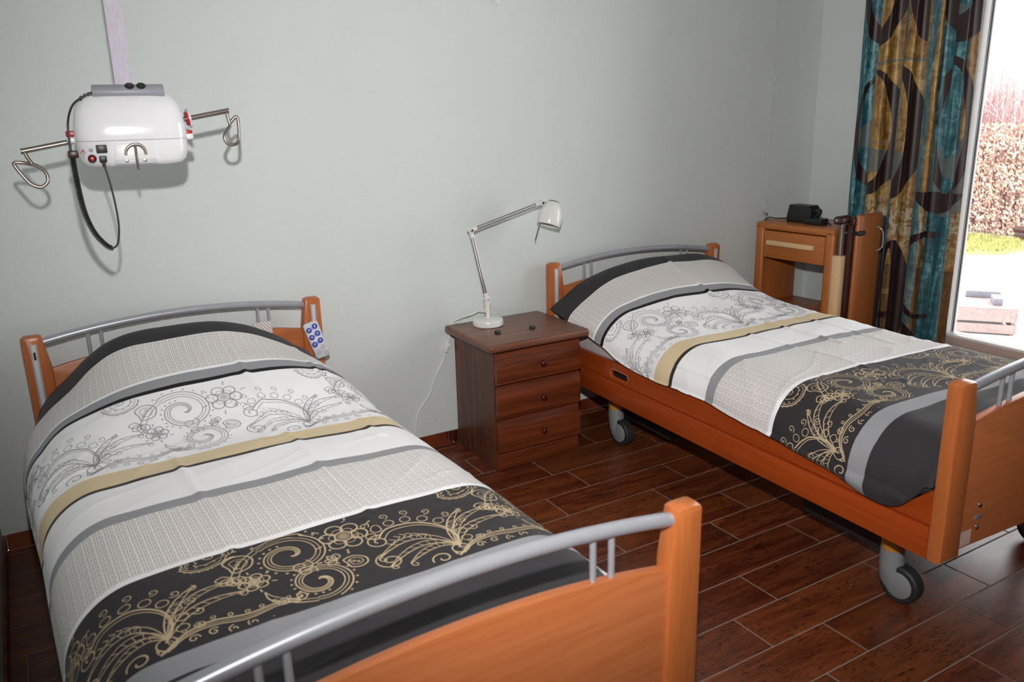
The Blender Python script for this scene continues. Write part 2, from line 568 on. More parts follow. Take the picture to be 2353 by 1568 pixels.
def catmull(pts, n=12, closed=False):
    pts = [Vector(p) for p in pts]
    out = []
    N = len(pts)
    m = N if closed else N - 1
    for i in range(m):
        if closed:
            p0, p1, p2, p3 = pts[i - 1], pts[i], pts[(i + 1) % N], pts[(i + 2) % N]
        else:
            p0, p1, p2, p3 = pts[max(i - 1, 0)], pts[i], pts[i + 1], pts[min(i + 2, N - 1)]
        for k in range(n):
            u = k / n
            out.append(0.5 * ((2 * p1) + (p2 - p0) * u + (2 * p0 - 5 * p1 + 4 * p2 - p3) * u * u + (3 * p1 - p0 - 3 * p2 + p3) * u ** 3))
    if not closed:
        out.append(pts[-1])
    return out


# ================================================================== the room
XL, XR, YB, YF, HC = 0.748, 4.7486, 0.0, -4.3, 2.5
WT = 0.12
WY0, WY1, WZ0, WZ1 = -0.845, -2.15, 0.300, 2.30      # window opening in the right wall

# floor: every plank a face group of the one floor mesh
lines = [-0.371, -0.541, -0.705, -0.862, -1.022, -1.180, -1.333, -1.490, -1.646, -1.795, -1.947, -2.102]
ys = [0.0, -0.045, -0.206] + lines
while ys[-1] > YF:
    ys.append(ys[-1] - 0.1545)
joint = {4: 3.32, 5: 3.108, 6: 2.922, 7: 3.12, 8: 2.918, 9: 3.135, 10: 2.75, 11: 2.565, 12: 2.767, 13: 2.596, 2: 3.02, 3: 3.25}
PLK = 0.578
bm = bmesh.new()
cl = bm.loops.layers.float_color.new('plank')
GR = 0.0022
rnd = random.Random(3)
for r in range(len(ys) - 1):
    y1, y0 = ys[r], max(ys[r + 1], YF)
    if y1 <= YF:
        break
    off = joint.get(r, 2.6 + rnd.choice([0, 0.2, 0.38]) + rnd.uniform(-.02, .02))
    x = off - PLK * math.ceil((off - XL) / PLK)
    while x < XR + 0.1:
        a, b = max(x, XL - 0.0), min(x + PLK, XR + 0.12)
        if b - a > 0.01:
            q = (rnd.random(), rnd.random(), rnd.random(), 1)
            zt, e = 0.0, 0.0012
            o_ = [bm.verts.new(p) for p in ((a + GR, y0 + GR, zt - e), (b - GR, y0 + GR, zt - e), (b - GR, y1 - GR, zt - e), (a + GR, y1 - GR, zt - e))]
            i_ = [bm.verts.new(p) for p in ((a + GR + e, y0 + GR + e, zt), (b - GR - e, y0 + GR + e, zt), (b - GR - e, y1 - GR - e, zt), (a + GR + e, y1 - GR - e, zt))]
            fs = [bm.faces.new(i_)] + [bm.faces.new((o_[k], o_[(k + 1) % 4], i_[(k + 1) % 4], i_[k])) for k in range(4)]
            for f in fs:
                for lp in f.loops:
                    lp[cl] = q
        x += PLK
gv = [bm.verts.new(p) for p in ((XL, YF, -0.0012), (XR + 0.12, YF, -0.0012), (XR + 0.12, YB, -0.0012), (XL, YB, -0.0012))]
gf = bm.faces.new(gv)
gf.material_index = 1
gv = [bm.verts.new(p) for p in ((XL, YF, -0.1), (XR + 0.12, YF, -0.1), (XR + 0.12, YB, -0.1), (XL, YB, -0.1))]
gf = bm.faces.new(gv[::-1])
gf.material_index = 1
me = bpy.data.meshes.new('floor')
bm.to_mesh(me)
bm.free()
me.materials.append(M['floor'])
me.materials.append(M['grout'])
floor = bpy.data.objects.new('floor', me)
COL.objects.link(floor)
struct(floor)

struct(MB().box((XL - WT, YB, 0), (XR + WT, YB + WT, HC)).build('wall_back', M['wall'], smooth=False))
struct(MB().box((XL - WT, YF, 0), (XL, YB, HC)).build('wall_left', M['wall'], smooth=False))
struct(MB().box((XL - WT, YF - WT, 0), (XR + WT, YF, HC)).build('wall_front', M['wall'], smooth=False))
b = MB()
b.box((XR, WY0, 0), (XR + WT, YB, HC))
b.box((XR, WY1, 0), (XR + WT, WY0, WZ0 - 0.005))
b.box((XR, WY1, WZ1), (XR + WT, WY0, HC))
b.box((XR, YF, 0), (XR + WT, WY1, HC))
struct(b.build('wall_right', M['wall'], smooth=False))
struct(MB().box((XL - WT, YF - WT, HC), (XR + WT, YB + WT, HC + 0.1)).build('ceiling', M['ceiling'], smooth=False))


def skirting(name, a, b_, nrm):
    """tile skirting cut in lengths"""
    bb_ = MB()
    a, b_ = Vector((*a, 0)), Vector((*b_, 0))
    d = b_ - a
    L_ = d.length
    d.normalize()
    x = 0
    while x < L_ - 1e-4:
        x2 = min(x + 0.578, L_)
        p, q = a + d * (x + 0.001), a + d * (x2 - 0.001)
        n_ = Vector(nrm) * 0.009
        lo = [min(p[i], q[i], (p + n_)[i], (q + n_)[i]) for i in range(2)]
        hi = [max(p[i], q[i], (p + n_)[i], (q + n_)[i]) for i in range(2)]
        bb_.box((*lo, 0.001), (*hi, 0.058), 0.0015, 1)
        x = x2
    o = bb_.build(name, M['floor'])
    o['kind'] = 'structure'
    return o


skirting('baseboard_back', (XL + 0.01, YB), (XR, YB), (0, -1, 0))
skirting('baseboard_left', (XL, YF), (XL, YB), (1, 0, 0))
skirting('baseboard_right', (XR, WY0), (XR, YB - 0.01), (-1, 0, 0))

# window_1: white frame in the right wall; its bottom rail shows above the bed
b = MB()
x0, x1 = XR - 0.012, XR + 0.075
b.box((x0, WY1, WZ0), (x1, WY0, WZ0 + 0.045), 0.004)
b.box((x0, WY1, WZ1 - 0.05), (x1, WY0, WZ1), 0.004)
b.box((x0, WY0 - 0.028, WZ0), (x1, WY0, WZ1), 0.004)
b.box((x0, WY1, WZ0), (x1, WY1 + 0.05, WZ1), 0.004)
win = struct(b.build('window_1', M['frame_white']))
g = MB()
g.box((XR + 0.036, WY1 + 0.03, WZ0 + 0.03), (XR + 0.042, WY0 - 0.02, WZ1 - 0.03))
g.build('window_pane', M['glass'], win, smooth=False)
g = MB()
g.box((x0 - 0.004, WY1, WZ0 - 0.002), (x0 + 0.001, WY0, WZ0 + 0.036), 0.001)
g.build('frame_face', M['frame_in'], win)
g = MB()
g.box((x1 - 0.03, WY0 - 0.034, WZ0 + 0.04), (x1 - 0.02, WY0 - 0.028, WZ1 - 0.05))
g.build('seal', M['rubber'], win)
# ================================================================== the two beds
XA = [0.0]


class Bed:
    def __init__(s, label, loc, rz, L, tilt):
        s.t = thing('care_bed', label, 'bed', loc, rz, None)
        s.L, s.k = L, tilt
        s.M = s.t.matrix_basis

    def w(s, u, v, z):
        """bed-local point to world"""
        c, n_ = cos(s.t.rotation_euler.z), sin(s.t.rotation_euler.z)
        x, y = u, -v
        return Vector((s.t.location.x + c * x - n_ * y, s.t.location.y + n_ * x + c * y, z))


def arch(z0, z1, u):
    return z0 + (z1 - z0) * (1 - ((u - 0.5) / 0.43) ** 2)


def end_panel(bed, v0, head, dz):
    """headboard or footboard; v0 = bed coordinate of its outer face, inward = +1 at the head, -1 at the foot"""
    s_ = 1 if head else -1
    V = lambda d: -(v0 + s_ * d)
    name = 'headboard' if head else 'footboard'
    us = [0.05 + 0.9 * i / 28 for i in range(29)]
    poly = [(0.05, 0.285)] + [(0.95, 0.285)] + [(u, arch(0.648, 0.692, u)) for u in us[::-1]]
    poly = [(a, z + dz) for a, z in poly]
    ya, yb = sorted((V(0.011), V(0.033)))
    pan = MB().prism(poly, ya, yb, 'xz', 0.003).build(name, M['beech_x'], bed.t)
    for side in (0, 1):
        f = (lambda u: u) if side == 0 else (lambda u: 1 - u)
        zt, zb = 0.767 + dz, 0.268 + dz
        b_ = MB()
        pts = [(f(0.0), zb), (f(0.082), zb), (f(0.078), 0.66 + dz), (f(0.062), zt - 0.004), (f(0.05), zt), (f(0.012), zt), (f(0.0), zt - 0.010)]
        ya, yb = sorted((V(0.0), V(0.047)))
        b_.prism(pts, ya, yb, 'xz', 0.013)
        b_.build('post', M['beech_z'], pan)
        if head:
            ya, yb = sorted((V(0.0465), V(0.0495)))
            b_ = MB()
            e = 0.0335
            for du in (-0.0105, 0.0055):
                b_.box((f(e) + du, ya, 0.35), (f(e) + du + 0.005, yb + 0.0, zt - 0.024), 0.0008, 1)
            b_.box((f(e) - 0.0105, ya, 0.35), (f(e) + 0.0105, ya + 0.0016, zt - 0.026))
            b_.build('track', M['alu'], pan)
    rail = MB().tube([(u, V(0.023), arch(0.742, 0.780, u) + dz) for u in [0.055 + 0.89 * i / 40 for i in range(41)]], 0.0135, 16)
    rail.build('top_rail', M['silver'], pan)
    for u in (0.197, 0.237, 0.763, 0.803):
        MB().tube([(u, V(0.023), arch(0.648, 0.692, u) + dz - 0.004), (u, V(0.023), arch(0.742, 0.780, u) + dz)], 0.0062, 12).build('rail_bar', M['silver'], pan)
    return pan


def caster(bed, u, v, yaw):
    """braked castor: ochre leg, grey housing, rubber tyre"""
    R_ = Matrix.Translation((u, -v, 0)) @ Matrix.Rotation(yaw, 4, 'Z')
    b_ = MB()
    prof = [(0, 0.245), (0.030, 0.245), (0.033, 0.24), (0.033, 0.160), (0.031, 0.156), (0, 0.156)]
    b_.lathe(prof, 28, R_)
    leg = b_.build('leg', M['column'], bed.t)
    # housing: a curved shell that leans back over the wheel
    b_ = MB()
    rows = [(0.158, 0.0, 0.034, 0.034), (0.135, 0.0, 0.035, 0.034), (0.10, 0.003, 0.037, 0.033), (0.07, 0.008, 0.040, 0.030),
            (0.045, 0.014, 0.040, 0.026), (0.025, 0.022, 0.034, 0.020), (0.014, 0.030, 0.022, 0.012)]
    rings = []
    for z, dx, rx, ry in rows:
        rings.append([b_.bm.verts.new(R_ @ Vector((-dx * 0.0 + rx * cos(2 * pi * k / 24) + dx, ry * sin(2 * pi * k / 24), z))) for k in range(24)])
    for A, B in zip(rings, rings[1:]):
        for k in range(24):
            b_.bm.faces.new((A[k], A[(k + 1) % 24], B[(k + 1) % 24], B[k]))
    b_.bm.faces.new(rings[0])
    b_.bm.faces.new(rings[-1][::-1])
    h = b_.build('castor_housing', M['silver_dull'], leg)
    wx = 0.040
    Wm = R_ @ Matrix.Translation((wx, 0, 0.058)) @ Matrix.Rotation(pi / 2, 4, 'X')
    b_ = MB()
    b_.lathe([(0.040, -0.022), (0.052, -0.022), (0.0575, -0.017), (0.058, -0.006), (0.058, 0.006), (0.0575, 0.017), (0.052, 0.022), (0.040, 0.022), (0.040, -0.022)], 40, Wm)
    b_.build('tyre', M['rubber'], leg)
    b_ = MB()
    b_.lathe([(0, -0.026), (0.036, -0.026), (0.041, -0.023), (0.041, 0.023), (0.036, 0.026), (0, 0.026)], 40, Wm)
    b_.build('wheel_disc', M['silver_dull'], leg)


def make_bed(label, loc, rz, L, tilt):
    bed = Bed(label, loc, rz, L, tilt)
    end_panel(bed, 0.0, True, 0.0)
    fb = end_panel(bed, L, False, tilt)
    kz = lambda v: tilt * v / L
    # long rails and upper boards on both sides
    for side in (0, 1):
        u0, u1 = (0.006, 0.034) if side == 0 else (0.966, 0.994)
        va, vb = 0.045, L - 0.047
        b_ = MB()
        b_.prism([(-va, 0.258), (-vb, 0.262 + tilt), (-vb, 0.353 + tilt), (-va, 0.343)], u0, u1, 'yz', 0.005)
        b_.build('side_rail', M['beech_y_shaded'], bed.t)
        # upper board with a rounded grip slot near the head end
        z0, z1 = 0.3465, 0.434
        hs, he, zc, hr = 0.497, 0.622, 0.381, 0.0165
        outer = [(-va, z0), (-vb, z0 + 0.01 + tilt), (-vb, z1 + 0.024 + tilt), (-vb + 0.03, z1 + 0.02 + tilt), (-vb + 0.09, z1 + 0.004 + tilt), (-1.4, z1), (-va, z1 - 0.01)]
        nn = 12
        slot = [(-(hs + hr) + hr * cos(pi / 2 - pi * k / nn), zc + hr * sin(pi / 2 - pi * k / nn)) for k in range(nn + 1)]
        slot = [(-(hs + hr) + hr * cos(a), zc + hr * sin(a)) for a in [pi / 2 - pi * k / nn for k in range(nn + 1)]]
        slot += [(-(he - hr) + hr * cos(a), zc + hr * sin(a)) for a in [-pi / 2 - pi * k / nn for k in range(nn + 1)]]
        b_ = MB()
        uo = (0.018, 0.033) if side == 0 else (0.967, 0.982)
        bmm = b_.bm
        ov = [bmm.verts.new((uo[0], y, z)) for y, z in outer]
        sv = [bmm.verts.new((uo[0], y, z)) for y, z in slot]
        edges = [bmm.edges.new((ov[i], ov[(i + 1) % len(ov)])) for i in range(len(ov))]
        edges += [bmm.edges.new((sv[i], sv[(i + 1) % len(sv)])) for i in range(len(sv))]
        bmesh.ops.triangle_fill(bmm, use_beauty=True, edges=edges)
        ex = bmesh.ops.extrude_face_region(bmm, geom=bmm.faces[:])
        bmesh.ops.translate(bmm, verts=[e for e in ex['geom'] if isinstance(e, bmesh.types.BMVert)], vec=(uo[1] - uo[0], 0, 0))
        b_.build('side_board', M['beech_y_shaded'], bed.t, angle=30)
        b_ = MB()
        ring = [Vector((uo[0] if side == 0 else uo[1], y, z)) for y, z in slot]
        b_.tube(ring, 0.0028, 8, closed=True)
        b_.build('grip_edge', M['beech_z'], bed.t)
    # sleeping platform and chassis under it
    b_ = MB()
    b_.box((0.05, -(L - 0.06), 0.335), (0.95, -0.06, 0.395))
    for v in (0.35, 0.8, 1.25, 1.7):
        b_.box((0.06, -v - 0.02, 0.27), (0.94, -v + 0.02, 0.335))
    b_.build('platform', M['dark'], bed.t, smooth=False)
    for u in (0.20, 0.80):
        MB().box((u - 0.018, -1.78, 0.20), (u + 0.018, -0.36, 0.235), 0.003).build('chassis_bar', M['dark'], bed.t)
    for v in (0.375, 1.775):
        b_ = MB()
        b_.box((0.16, -v - 0.025, 0.165), (0.86, -v + 0.025, 0.225), 0.004)
        b_.build('crossbar', M['pale_metal'], bed.t)
    MB().box((0.24, -0.80, 0.235), (0.40, -0.52, 0.30), 0.015).build('drive_motor', M['grey_mid'], bed.t)
    MB().box((0.28, -1.40, 0.24), (0.42, -1.05, 0.30), 0.015).build('drive_motor', M['grey_mid'], bed.t)
    for v in (0.52, 1.55):
        MB().box((0.19, -v - 0.16, 0.10), (0.225, -v + 0.16, 0.20), 0.01).build('lift_arm', M['dark'], bed.t)
    for u, v, yaw in ((0.140, 0.372, -1.45), (0.150, 1.775, -1.45), (0.86, 0.372, -1.5), (0.83, 1.775, -1.6)):
        caster(bed, u, v, yaw)
    # outer face of the footboard: screws, badge, sticker
    for u in (0.155, 0.845):
        for z in (0.40, 0.335):
            b_ = MB()
            b_.lathe([(0, 0.006), (0.004, 0.0055), (0.0075, 0.003), (0.008, 0)], 16,
                     Matrix.Translation((u, -(L - 0.011), z + tilt)) @ Matrix.Rotation(pi / 2, 4, 'X'))
            b_.build('screw', M['chrome'], fb)
    b_ = MB()
    b_.box((0.138, -(L - 0.011) - 0.002, 0.359 + tilt), (0.172, -(L - 0.011) + 0.001, 0.371 + tilt), 0.001)
    b_.build('badge', M['alabel'], fb)
    b_ = MB()
    b_.box((0.088, -(L - 0.011) - 0.001, 0.292 + tilt), (0.132, -(L - 0.011) + 0.001, 0.335 + tilt))
    b_.build('sticker', M['label'], fb)
    return bed


LB = make_bed('beech care bed at the left under the lift, blue-keyed handset hanging at its head end',
              (0.9096, -0.0751, 0), 0.0198, 2.0765, -0.0154)
RB = make_bed('beech care bed beside the curtained window, its castors and side rail in full view',
              (2.9789, -0.0248, 0), -0.0458, 2.02, 0.0)
# screw hole and stop in the left bed's visible track
tr_holes = MB()
tr_holes.box((0.030, -0.0505, 0.690), (0.037, -0.0492, 0.716))
tr_holes.build('track_slot', M['brown_dk'], LB.t.children[0])


# ================================================================== mattress, pillow, duvet
def make_mattress(bed, label, top):
    b_ = MB()
    b_.box((0.042, -(bed.L - 0.13), 0.395), (0.958, -0.055, top), 0.035, 4)
    o = b_.build('mattress', M['sheet'])
    o.location = bed.t.location
    o.rotation_euler = bed.t.rotation_euler
    return tag(o, label, 'mattress')


def sstep(a, b, x):
    x = min(1, max(0, (x - a) / (b - a)))
    return x * x * (3 - 2 * x)


def interp(tab, x):
    if x <= tab[0][0]:
        return tab[0][1]
    for (a, fa), (b, fb) in zip(tab, tab[1:]):
        if x <= b:
            return fa + (fb - fa) * (x - a) / (b - a)
    return tab[-1][1]


def smooth_interp(tab, x):
    xs = [p[0] for p in tab]
    if x <= xs[0]:
        return tab[0][1]
    if x >= xs[-1]:
        return tab[-1][1]
    for i in range(len(tab) - 1):
        if x <= xs[i + 1]:
            def m_(j):
                if j == 0 or j == len(tab) - 1:
                    return 0.0
                return (tab[j + 1][1] - tab[j - 1][1]) / (xs[j + 1] - xs[j - 1])
            h = xs[i + 1] - xs[i]
            u = (x - xs[i]) / h
            return ((2 * u ** 3 - 3 * u ** 2 + 1) * tab[i][1] + (u ** 3 - 2 * u ** 2 + u) * h * m_(i)
                    + (-2 * u ** 3 + 3 * u ** 2) * tab[i + 1][1] + (u ** 3 - u ** 2) * h * m_(i + 1))


# ---- paisley print: polylines in (across, along) metres, one repeat 0.66 m wide
def spiral(cx, cy, r0, r1, turns, a0, d=1, n=40):
    return [(cx + (r0 + (r1 - r0) * i / n) * cos(a0 + d * 2 * pi * turns * i / n),
             cy + (r0 + (r1 - r0) * i / n) * sin(a0 + d * 2 * pi * turns * i / n)) for i in range(n + 1)]


def circle(cx, cy, r, n=22):
    return [(cx + r * cos(2 * pi * i / n), cy + r * sin(2 * pi * i / n)) for i in range(n + 1)]


def xform(pl, cx, cy, rot=0.0, s=1.0, flip=1):
    c, n_ = cos(rot), sin(rot)
    return [(cx + s * (flip * x * c - y * n_), cy + s * (flip * x * n_ + y * c)) for x, y in pl]


def m_scroll(W):
    """big C scroll: triple line spiral with bead row"""
    L_ = []
    for k, (dr, w) in enumerate(((0, 1.15), (0.009, 0.7), (0.017, 0.9))):
        pts = []
        for i in range(61):
            f = i / 60
            a = 2.6 - f * 2 * pi * 1.55
            r = 0.066 * (1 - f) ** 0.75 + 0.004
            r = max(0.003, r - dr * (1 - f) ** 0.5)
            pts.append((r * cos(a), r * sin(a)))
        L_.append((pts, w))
    for i in range(22):
        f = i / 30
        a = 2.6 - f * 2 * pi * 1.55
        r = 0.066 * (1 - f) ** 0.75 + 0.004 + 0.0075
        L_.append((circle(r * cos(a), r * sin(a), 0.0016, 8), 0.8))
    L_.append((spiral(0.018, -0.04, 0.020, 0.003, 1.4, 1.2, -1, 24), 0.9))
    tail = catmull([(-0.055, 0.035, 0), (-0.075, 0.0, 0), (-0.085, -0.045, 0), (-0.07, -0.07, 0)], 7)
    L_.append(([(p.x, p.y) for p in tail], 1.0))
    tail = catmull([(-0.047, 0.030, 0), (-0.066, -0.002, 0), (-0.074, -0.044, 0), (-0.07, -0.07, 0)], 7)
    L_.append(([(p.x, p.y) for p in tail], 0.7))
    return L_


def m_paisley(W):
    """tear drop with inner outline, dots and fringe"""
    def drop(s):
        P = [(0, -0.030), (0.030, -0.022), (0.042, 0.006), (0.030, 0.034), (0.006, 0.046), (-0.022, 0.050), (-0.050, 0.040), (-0.028, 0.030), (-0.030, 0.004), (-0.022, -0.020)]
        return [(p.x * s, p.y * s) for p in catmull([(x, y, 0) for x, y in P], 5, True)]
    L_ = []
    d = drop(1.0)
    L_.append((d + d[:1], 1.3))
    d2 = drop(0.84)
    L_.append((d2 + d2[:1], 0.7))
    d3 = [(x * 0.55 + 0.004, y * 0.55 + 0.001) for x, y in drop(1.0)]
    L_.append((d3 + d3[:1], 0.8))
    L_.append((spiral(0.008, 0.004, 0.012, 0.002, 1.5, 0, 1, 20), 0.9))
    for i in range(26):
        a = i / 26 * 2 * pi
        k = d[int(i / 26 * len(d))]
        L_.append(([(k[0] * 1.03, k[1] * 1.03), (k[0] * 1.14, k[1] * 1.14)], 0.6))
    for i in range(12):
        a = i / 12 * 2 * pi
        L_.append((circle(0.004 + 0.026 * cos(a), 0.004 + 0.021 * sin(a), 0.0012, 6), 0.8))
    return L_


def m_flower(W, np_=6, s=1.0):
    L_ = [(circle(0, 0, 0.020 * s), 1.3), (circle(0, 0, 0.013 * s), 0.7), (circle(0, 0, 0.0075 * s, 14), 1.0), (circle(0, 0, 0.003 * s, 10), 0.8)]
    for k in range(np_):
        a = 2 * pi * k / np_ + 0.3
        for q, w in ((1.0, 1.2), (0.62, 0.6)):
            P = [(0.019, -0.008 * q), (0.030 * q + 0.006, -0.019 * q), (0.050 * q, -0.014 * q), (0.056 * q, 0.0), (0.050 * q, 0.014 * q), (0.030 * q + 0.006, 0.019 * q), (0.019, 0.008 * q)]
            pl = [(p.x * s, p.y * s) for p in catmull([(x, y, 0) for x, y in P], 4)]
            L_.append((xform(pl, 0, 0, a), w))
        for r in (0.064, 0.071, 0.077):
            L_.append((circle(r * s * cos(a + 0.5), r * s * sin(a + 0.5), 0.0016, 8), 0.8))
    return L_


def m_feather(W):
    """fan of curved plumes rising from a curl, with beads along the crest"""
    L_ = []
    stem = [(p.x, p.y) for p in catmull([(0, 0, 0), (0.012, 0.030, 0), (0.006, 0.065, 0), (-0.022, 0.092, 0), (-0.060, 0.096, 0), (-0.080, 0.078, 0)], 8)]
    L_.append((stem, 1.5))
    L_.append(([(x * 0.92 - 0.001, y * 0.92) for x, y in stem], 0.8))
    for i in range(6, 40, 4):
        x, y = stem[i]
        dx, dy = stem[i + 1][0] - stem[i - 1][0], stem[i + 1][1] - stem[i - 1][1]
        q = sqrt(dx * dx + dy * dy) + 1e-9
        nx_, ny_ = dy / q, -dx / q
        L_.append((circle(x + nx_ * 0.011, y + ny_ * 0.011, 0.0072, 12), 0.8))
        L_.append((spiral(x + nx_ * 0.030, y + ny_ * 0.030, 0.0075, 0.001, 1.2, atan2(-ny_, -nx_), 1, 14), 0.8))
    for k, (ex, ey, bx, by) in enumerate([(-0.100, 0.030, -0.05, 0.072), (-0.094, 0.006, -0.048, 0.050), (-0.070, 0.0, -0.036, 0.030),
                                          (0.050, 0.094, 0.012, 0.05), (0.090, 0.080, 0.035, 0.062), (0.100, 0.050, 0.045, 0.046)]):
        # a tapering plume: two curved outlines that meet at base and tip, ribbed between
        cx_, cy_ = bx * 0.55, by * 1.35
        q1, q2 = [], []
        for m in range(19):
            f = m / 18
            x = 2 * f * (1 - f) * cx_ + f * f * ex + (1 - f) ** 2 * 0.003
            y = 2 * f * (1 - f) * cy_ + f * f * ey + (1 - f) ** 2 * 0.004
            tx, ty = 2 * (1 - f) * (cx_ - 0.003) + 2 * f * (ex - cx_), 2 * (1 - f) * (cy_ - 0.004) + 2 * f * (ey - cy_)
            q = sqrt(tx * tx + ty * ty) + 1e-9
            h = 0.0052 * sin(pi * min(1, f * 1.02)) ** 0.8
            q1.append((x - ty / q * h, y + tx / q * h))
            q2.append((x + ty / q * h, y - tx / q * h))
        L_.append((q1, 1.0))
        L_.append((q2, 0.75))
        for m in range(5, 16, 2):
            L_.append(([q1[m], q2[m + 1]], 0.5))
        L_.append((spiral(ex + (0.006 if ex < 0 else -0.006), ey - 0.004, 0.0065, 0.001, 1.1, 1.4, -1 if ex > 0 else 1, 14), 0.8))
    L_.append((spiral(-0.088, 0.020, 0.021, 0.003, 1.6, 1.4, 1, 30), 1.1))
    L_.append((spiral(-0.082, 0.072, 0.017, 0.003, 1.5, 1.0, 1, 26), 1.1))
    L_.append((spiral(-0.030, -0.012, 0.020, 0.003, 1.6, 0.3, -1, 28), 1.2))
    L_.append((circle(0.0, -0.002, 0.011, 16), 1.1))
    for i in range(7):
        f = i / 6
        x, y = -0.02 - 0.05 * f, 0.055 + 0.014 * sin(f * 3)
        for sgn in (-1, 1):
            L_.append(([(x, y), (x - 0.007, y + 0.006 * sgn)], 0.7))
    return L_


def m_bud(W):
    P = [(0, -0.02), (0.02, -0.004), (0.018, 0.022), (0, 0.034), (-0.02, 0.026), (-0.026, 0.006), (-0.012, -0.008)]
    d = [(p.x, p.y) for p in catmull([(x, y, 0) for x, y in P], 5, True)]
    L_ = [(d + d[:1], 1.2), ([(x * 0.6, y * 0.6 + 0.003) for x, y in d + d[:1]], 0.7)]
    for q in (-0.006, 0.004, 0.014):
        L_.append((circle(-0.002, q, 0.003, 8), 0.8))
    for k in range(4):
        a = -pi / 2 + (k - 1.5) * 0.75
        L_.append((xform([(p.x, p.y) for p in catmull([(0, 0, 0), (0.014, -0.009, 0), (0.026, 0, 0), (0.014, 0.009, 0), (0, 0, 0)], 5)], 0.0, -0.034, a), 1.0))
    return L_


def m_leafscroll(W):
    L_ = []
    a = [(p.x, p.y) for p in catmull([(-0.13, -0.04, 0), (-0.09, 0.002, 0), (-0.04, 0.020, 0), (0.02, 0.018, 0), (0.07, 0.03, 0), (0.115, 0.028, 0)], 8)]
    for q, w in ((0, 1.3), (0.008, 0.6), (0.015, 1.0)):
        L_.append(([(x, y - q * (1 - abs(x) * 4)) for x, y in a], w))
    for i in range(0, len(a), 4):
        L_.append((circle(a[i][0], a[i][1] + 0.009, 0.0042, 9), 0.7))
    L_.append((circle(0.085, 0.028, 0.010, 14), 1.0))
    L_.append((circle(0.085, 0.028, 0.004, 9), 0.9))
    L_.append((spiral(0.118, 0.036, 0.014, 0.002, 1.4, -2.0, 1, 20), 1.0))
    for k in range(5):
        L_.append((spiral(-0.075 + 0.034 * k, -0.016 + 0.006 * (k % 2), 0.011, 0.002, 1.2, 0.8 * k, 1, 16), 0.9))
    return L_


PERIOD = 0.58
# motif, offset across, offset along (0 = head side of the band), turn, scale, mirror
MOTIFS = [(m_feather, 0.0, 0.262, 0.0, 1.62, 1), (m_paisley, 0.105, 0.012, -0.2, 1.45, 1), (m_bud, 0.168, 0.078, 0.5, 1.25, 1), (m_flower, 0.180, 0.158, 0.2, 0.55, 1),
          (m_scroll, 0.268, 0.095, 0.3, 1.30, 1), (m_leafscroll, 0.120, 0.272, 0.15, 1.0, 1), (m_scroll, 0.290, 0.222, 2.5, 1.05, -1), (m_flower, 0.392, 0.080, 0.5, 0.92, 1),
          (m_bud, 0.372, 0.185, 2.2, 0.95, -1)]


def print_lines(v0, v1, phase, flipv, a0, a1):
    """polylines of the print between v0 and v1, clipped to the band"""
    H = v1 - v0
    out = []
    cache = [(f(0), cx, cy, r, s, fl_) for f, cx, cy, r, s, fl_ in MOTIFS]
    k0, k1 = int(math.floor((a0 - phase) / PERIOD)) - 1, int(math.ceil((a1 - phase) / PERIOD)) + 1
    for k in range(k0, k1 + 1):
        for L_, cx, cy, r, s, fl_ in cache:
            for pl, w in L_:
                q = [(x, -y) for x, y in pl]              # motif 'up' points to the head end
                q = xform(q, cx + phase + PERIOD * k, cy * H / 0.295, r, s, fl_)
                if flipv:
                    q = [(x, H - y) for x, y in q]
                run = []
                for x, y in q:
                    if 0.002 < y < H - 0.002 and a0 < x < a1:
                        run.append((x, v0 + y))
                    else:
                        if len(run) > 1:
                            out.append((run, w))
                        run = []
                if len(run) > 1:
                    out.append((run, w))
    return out


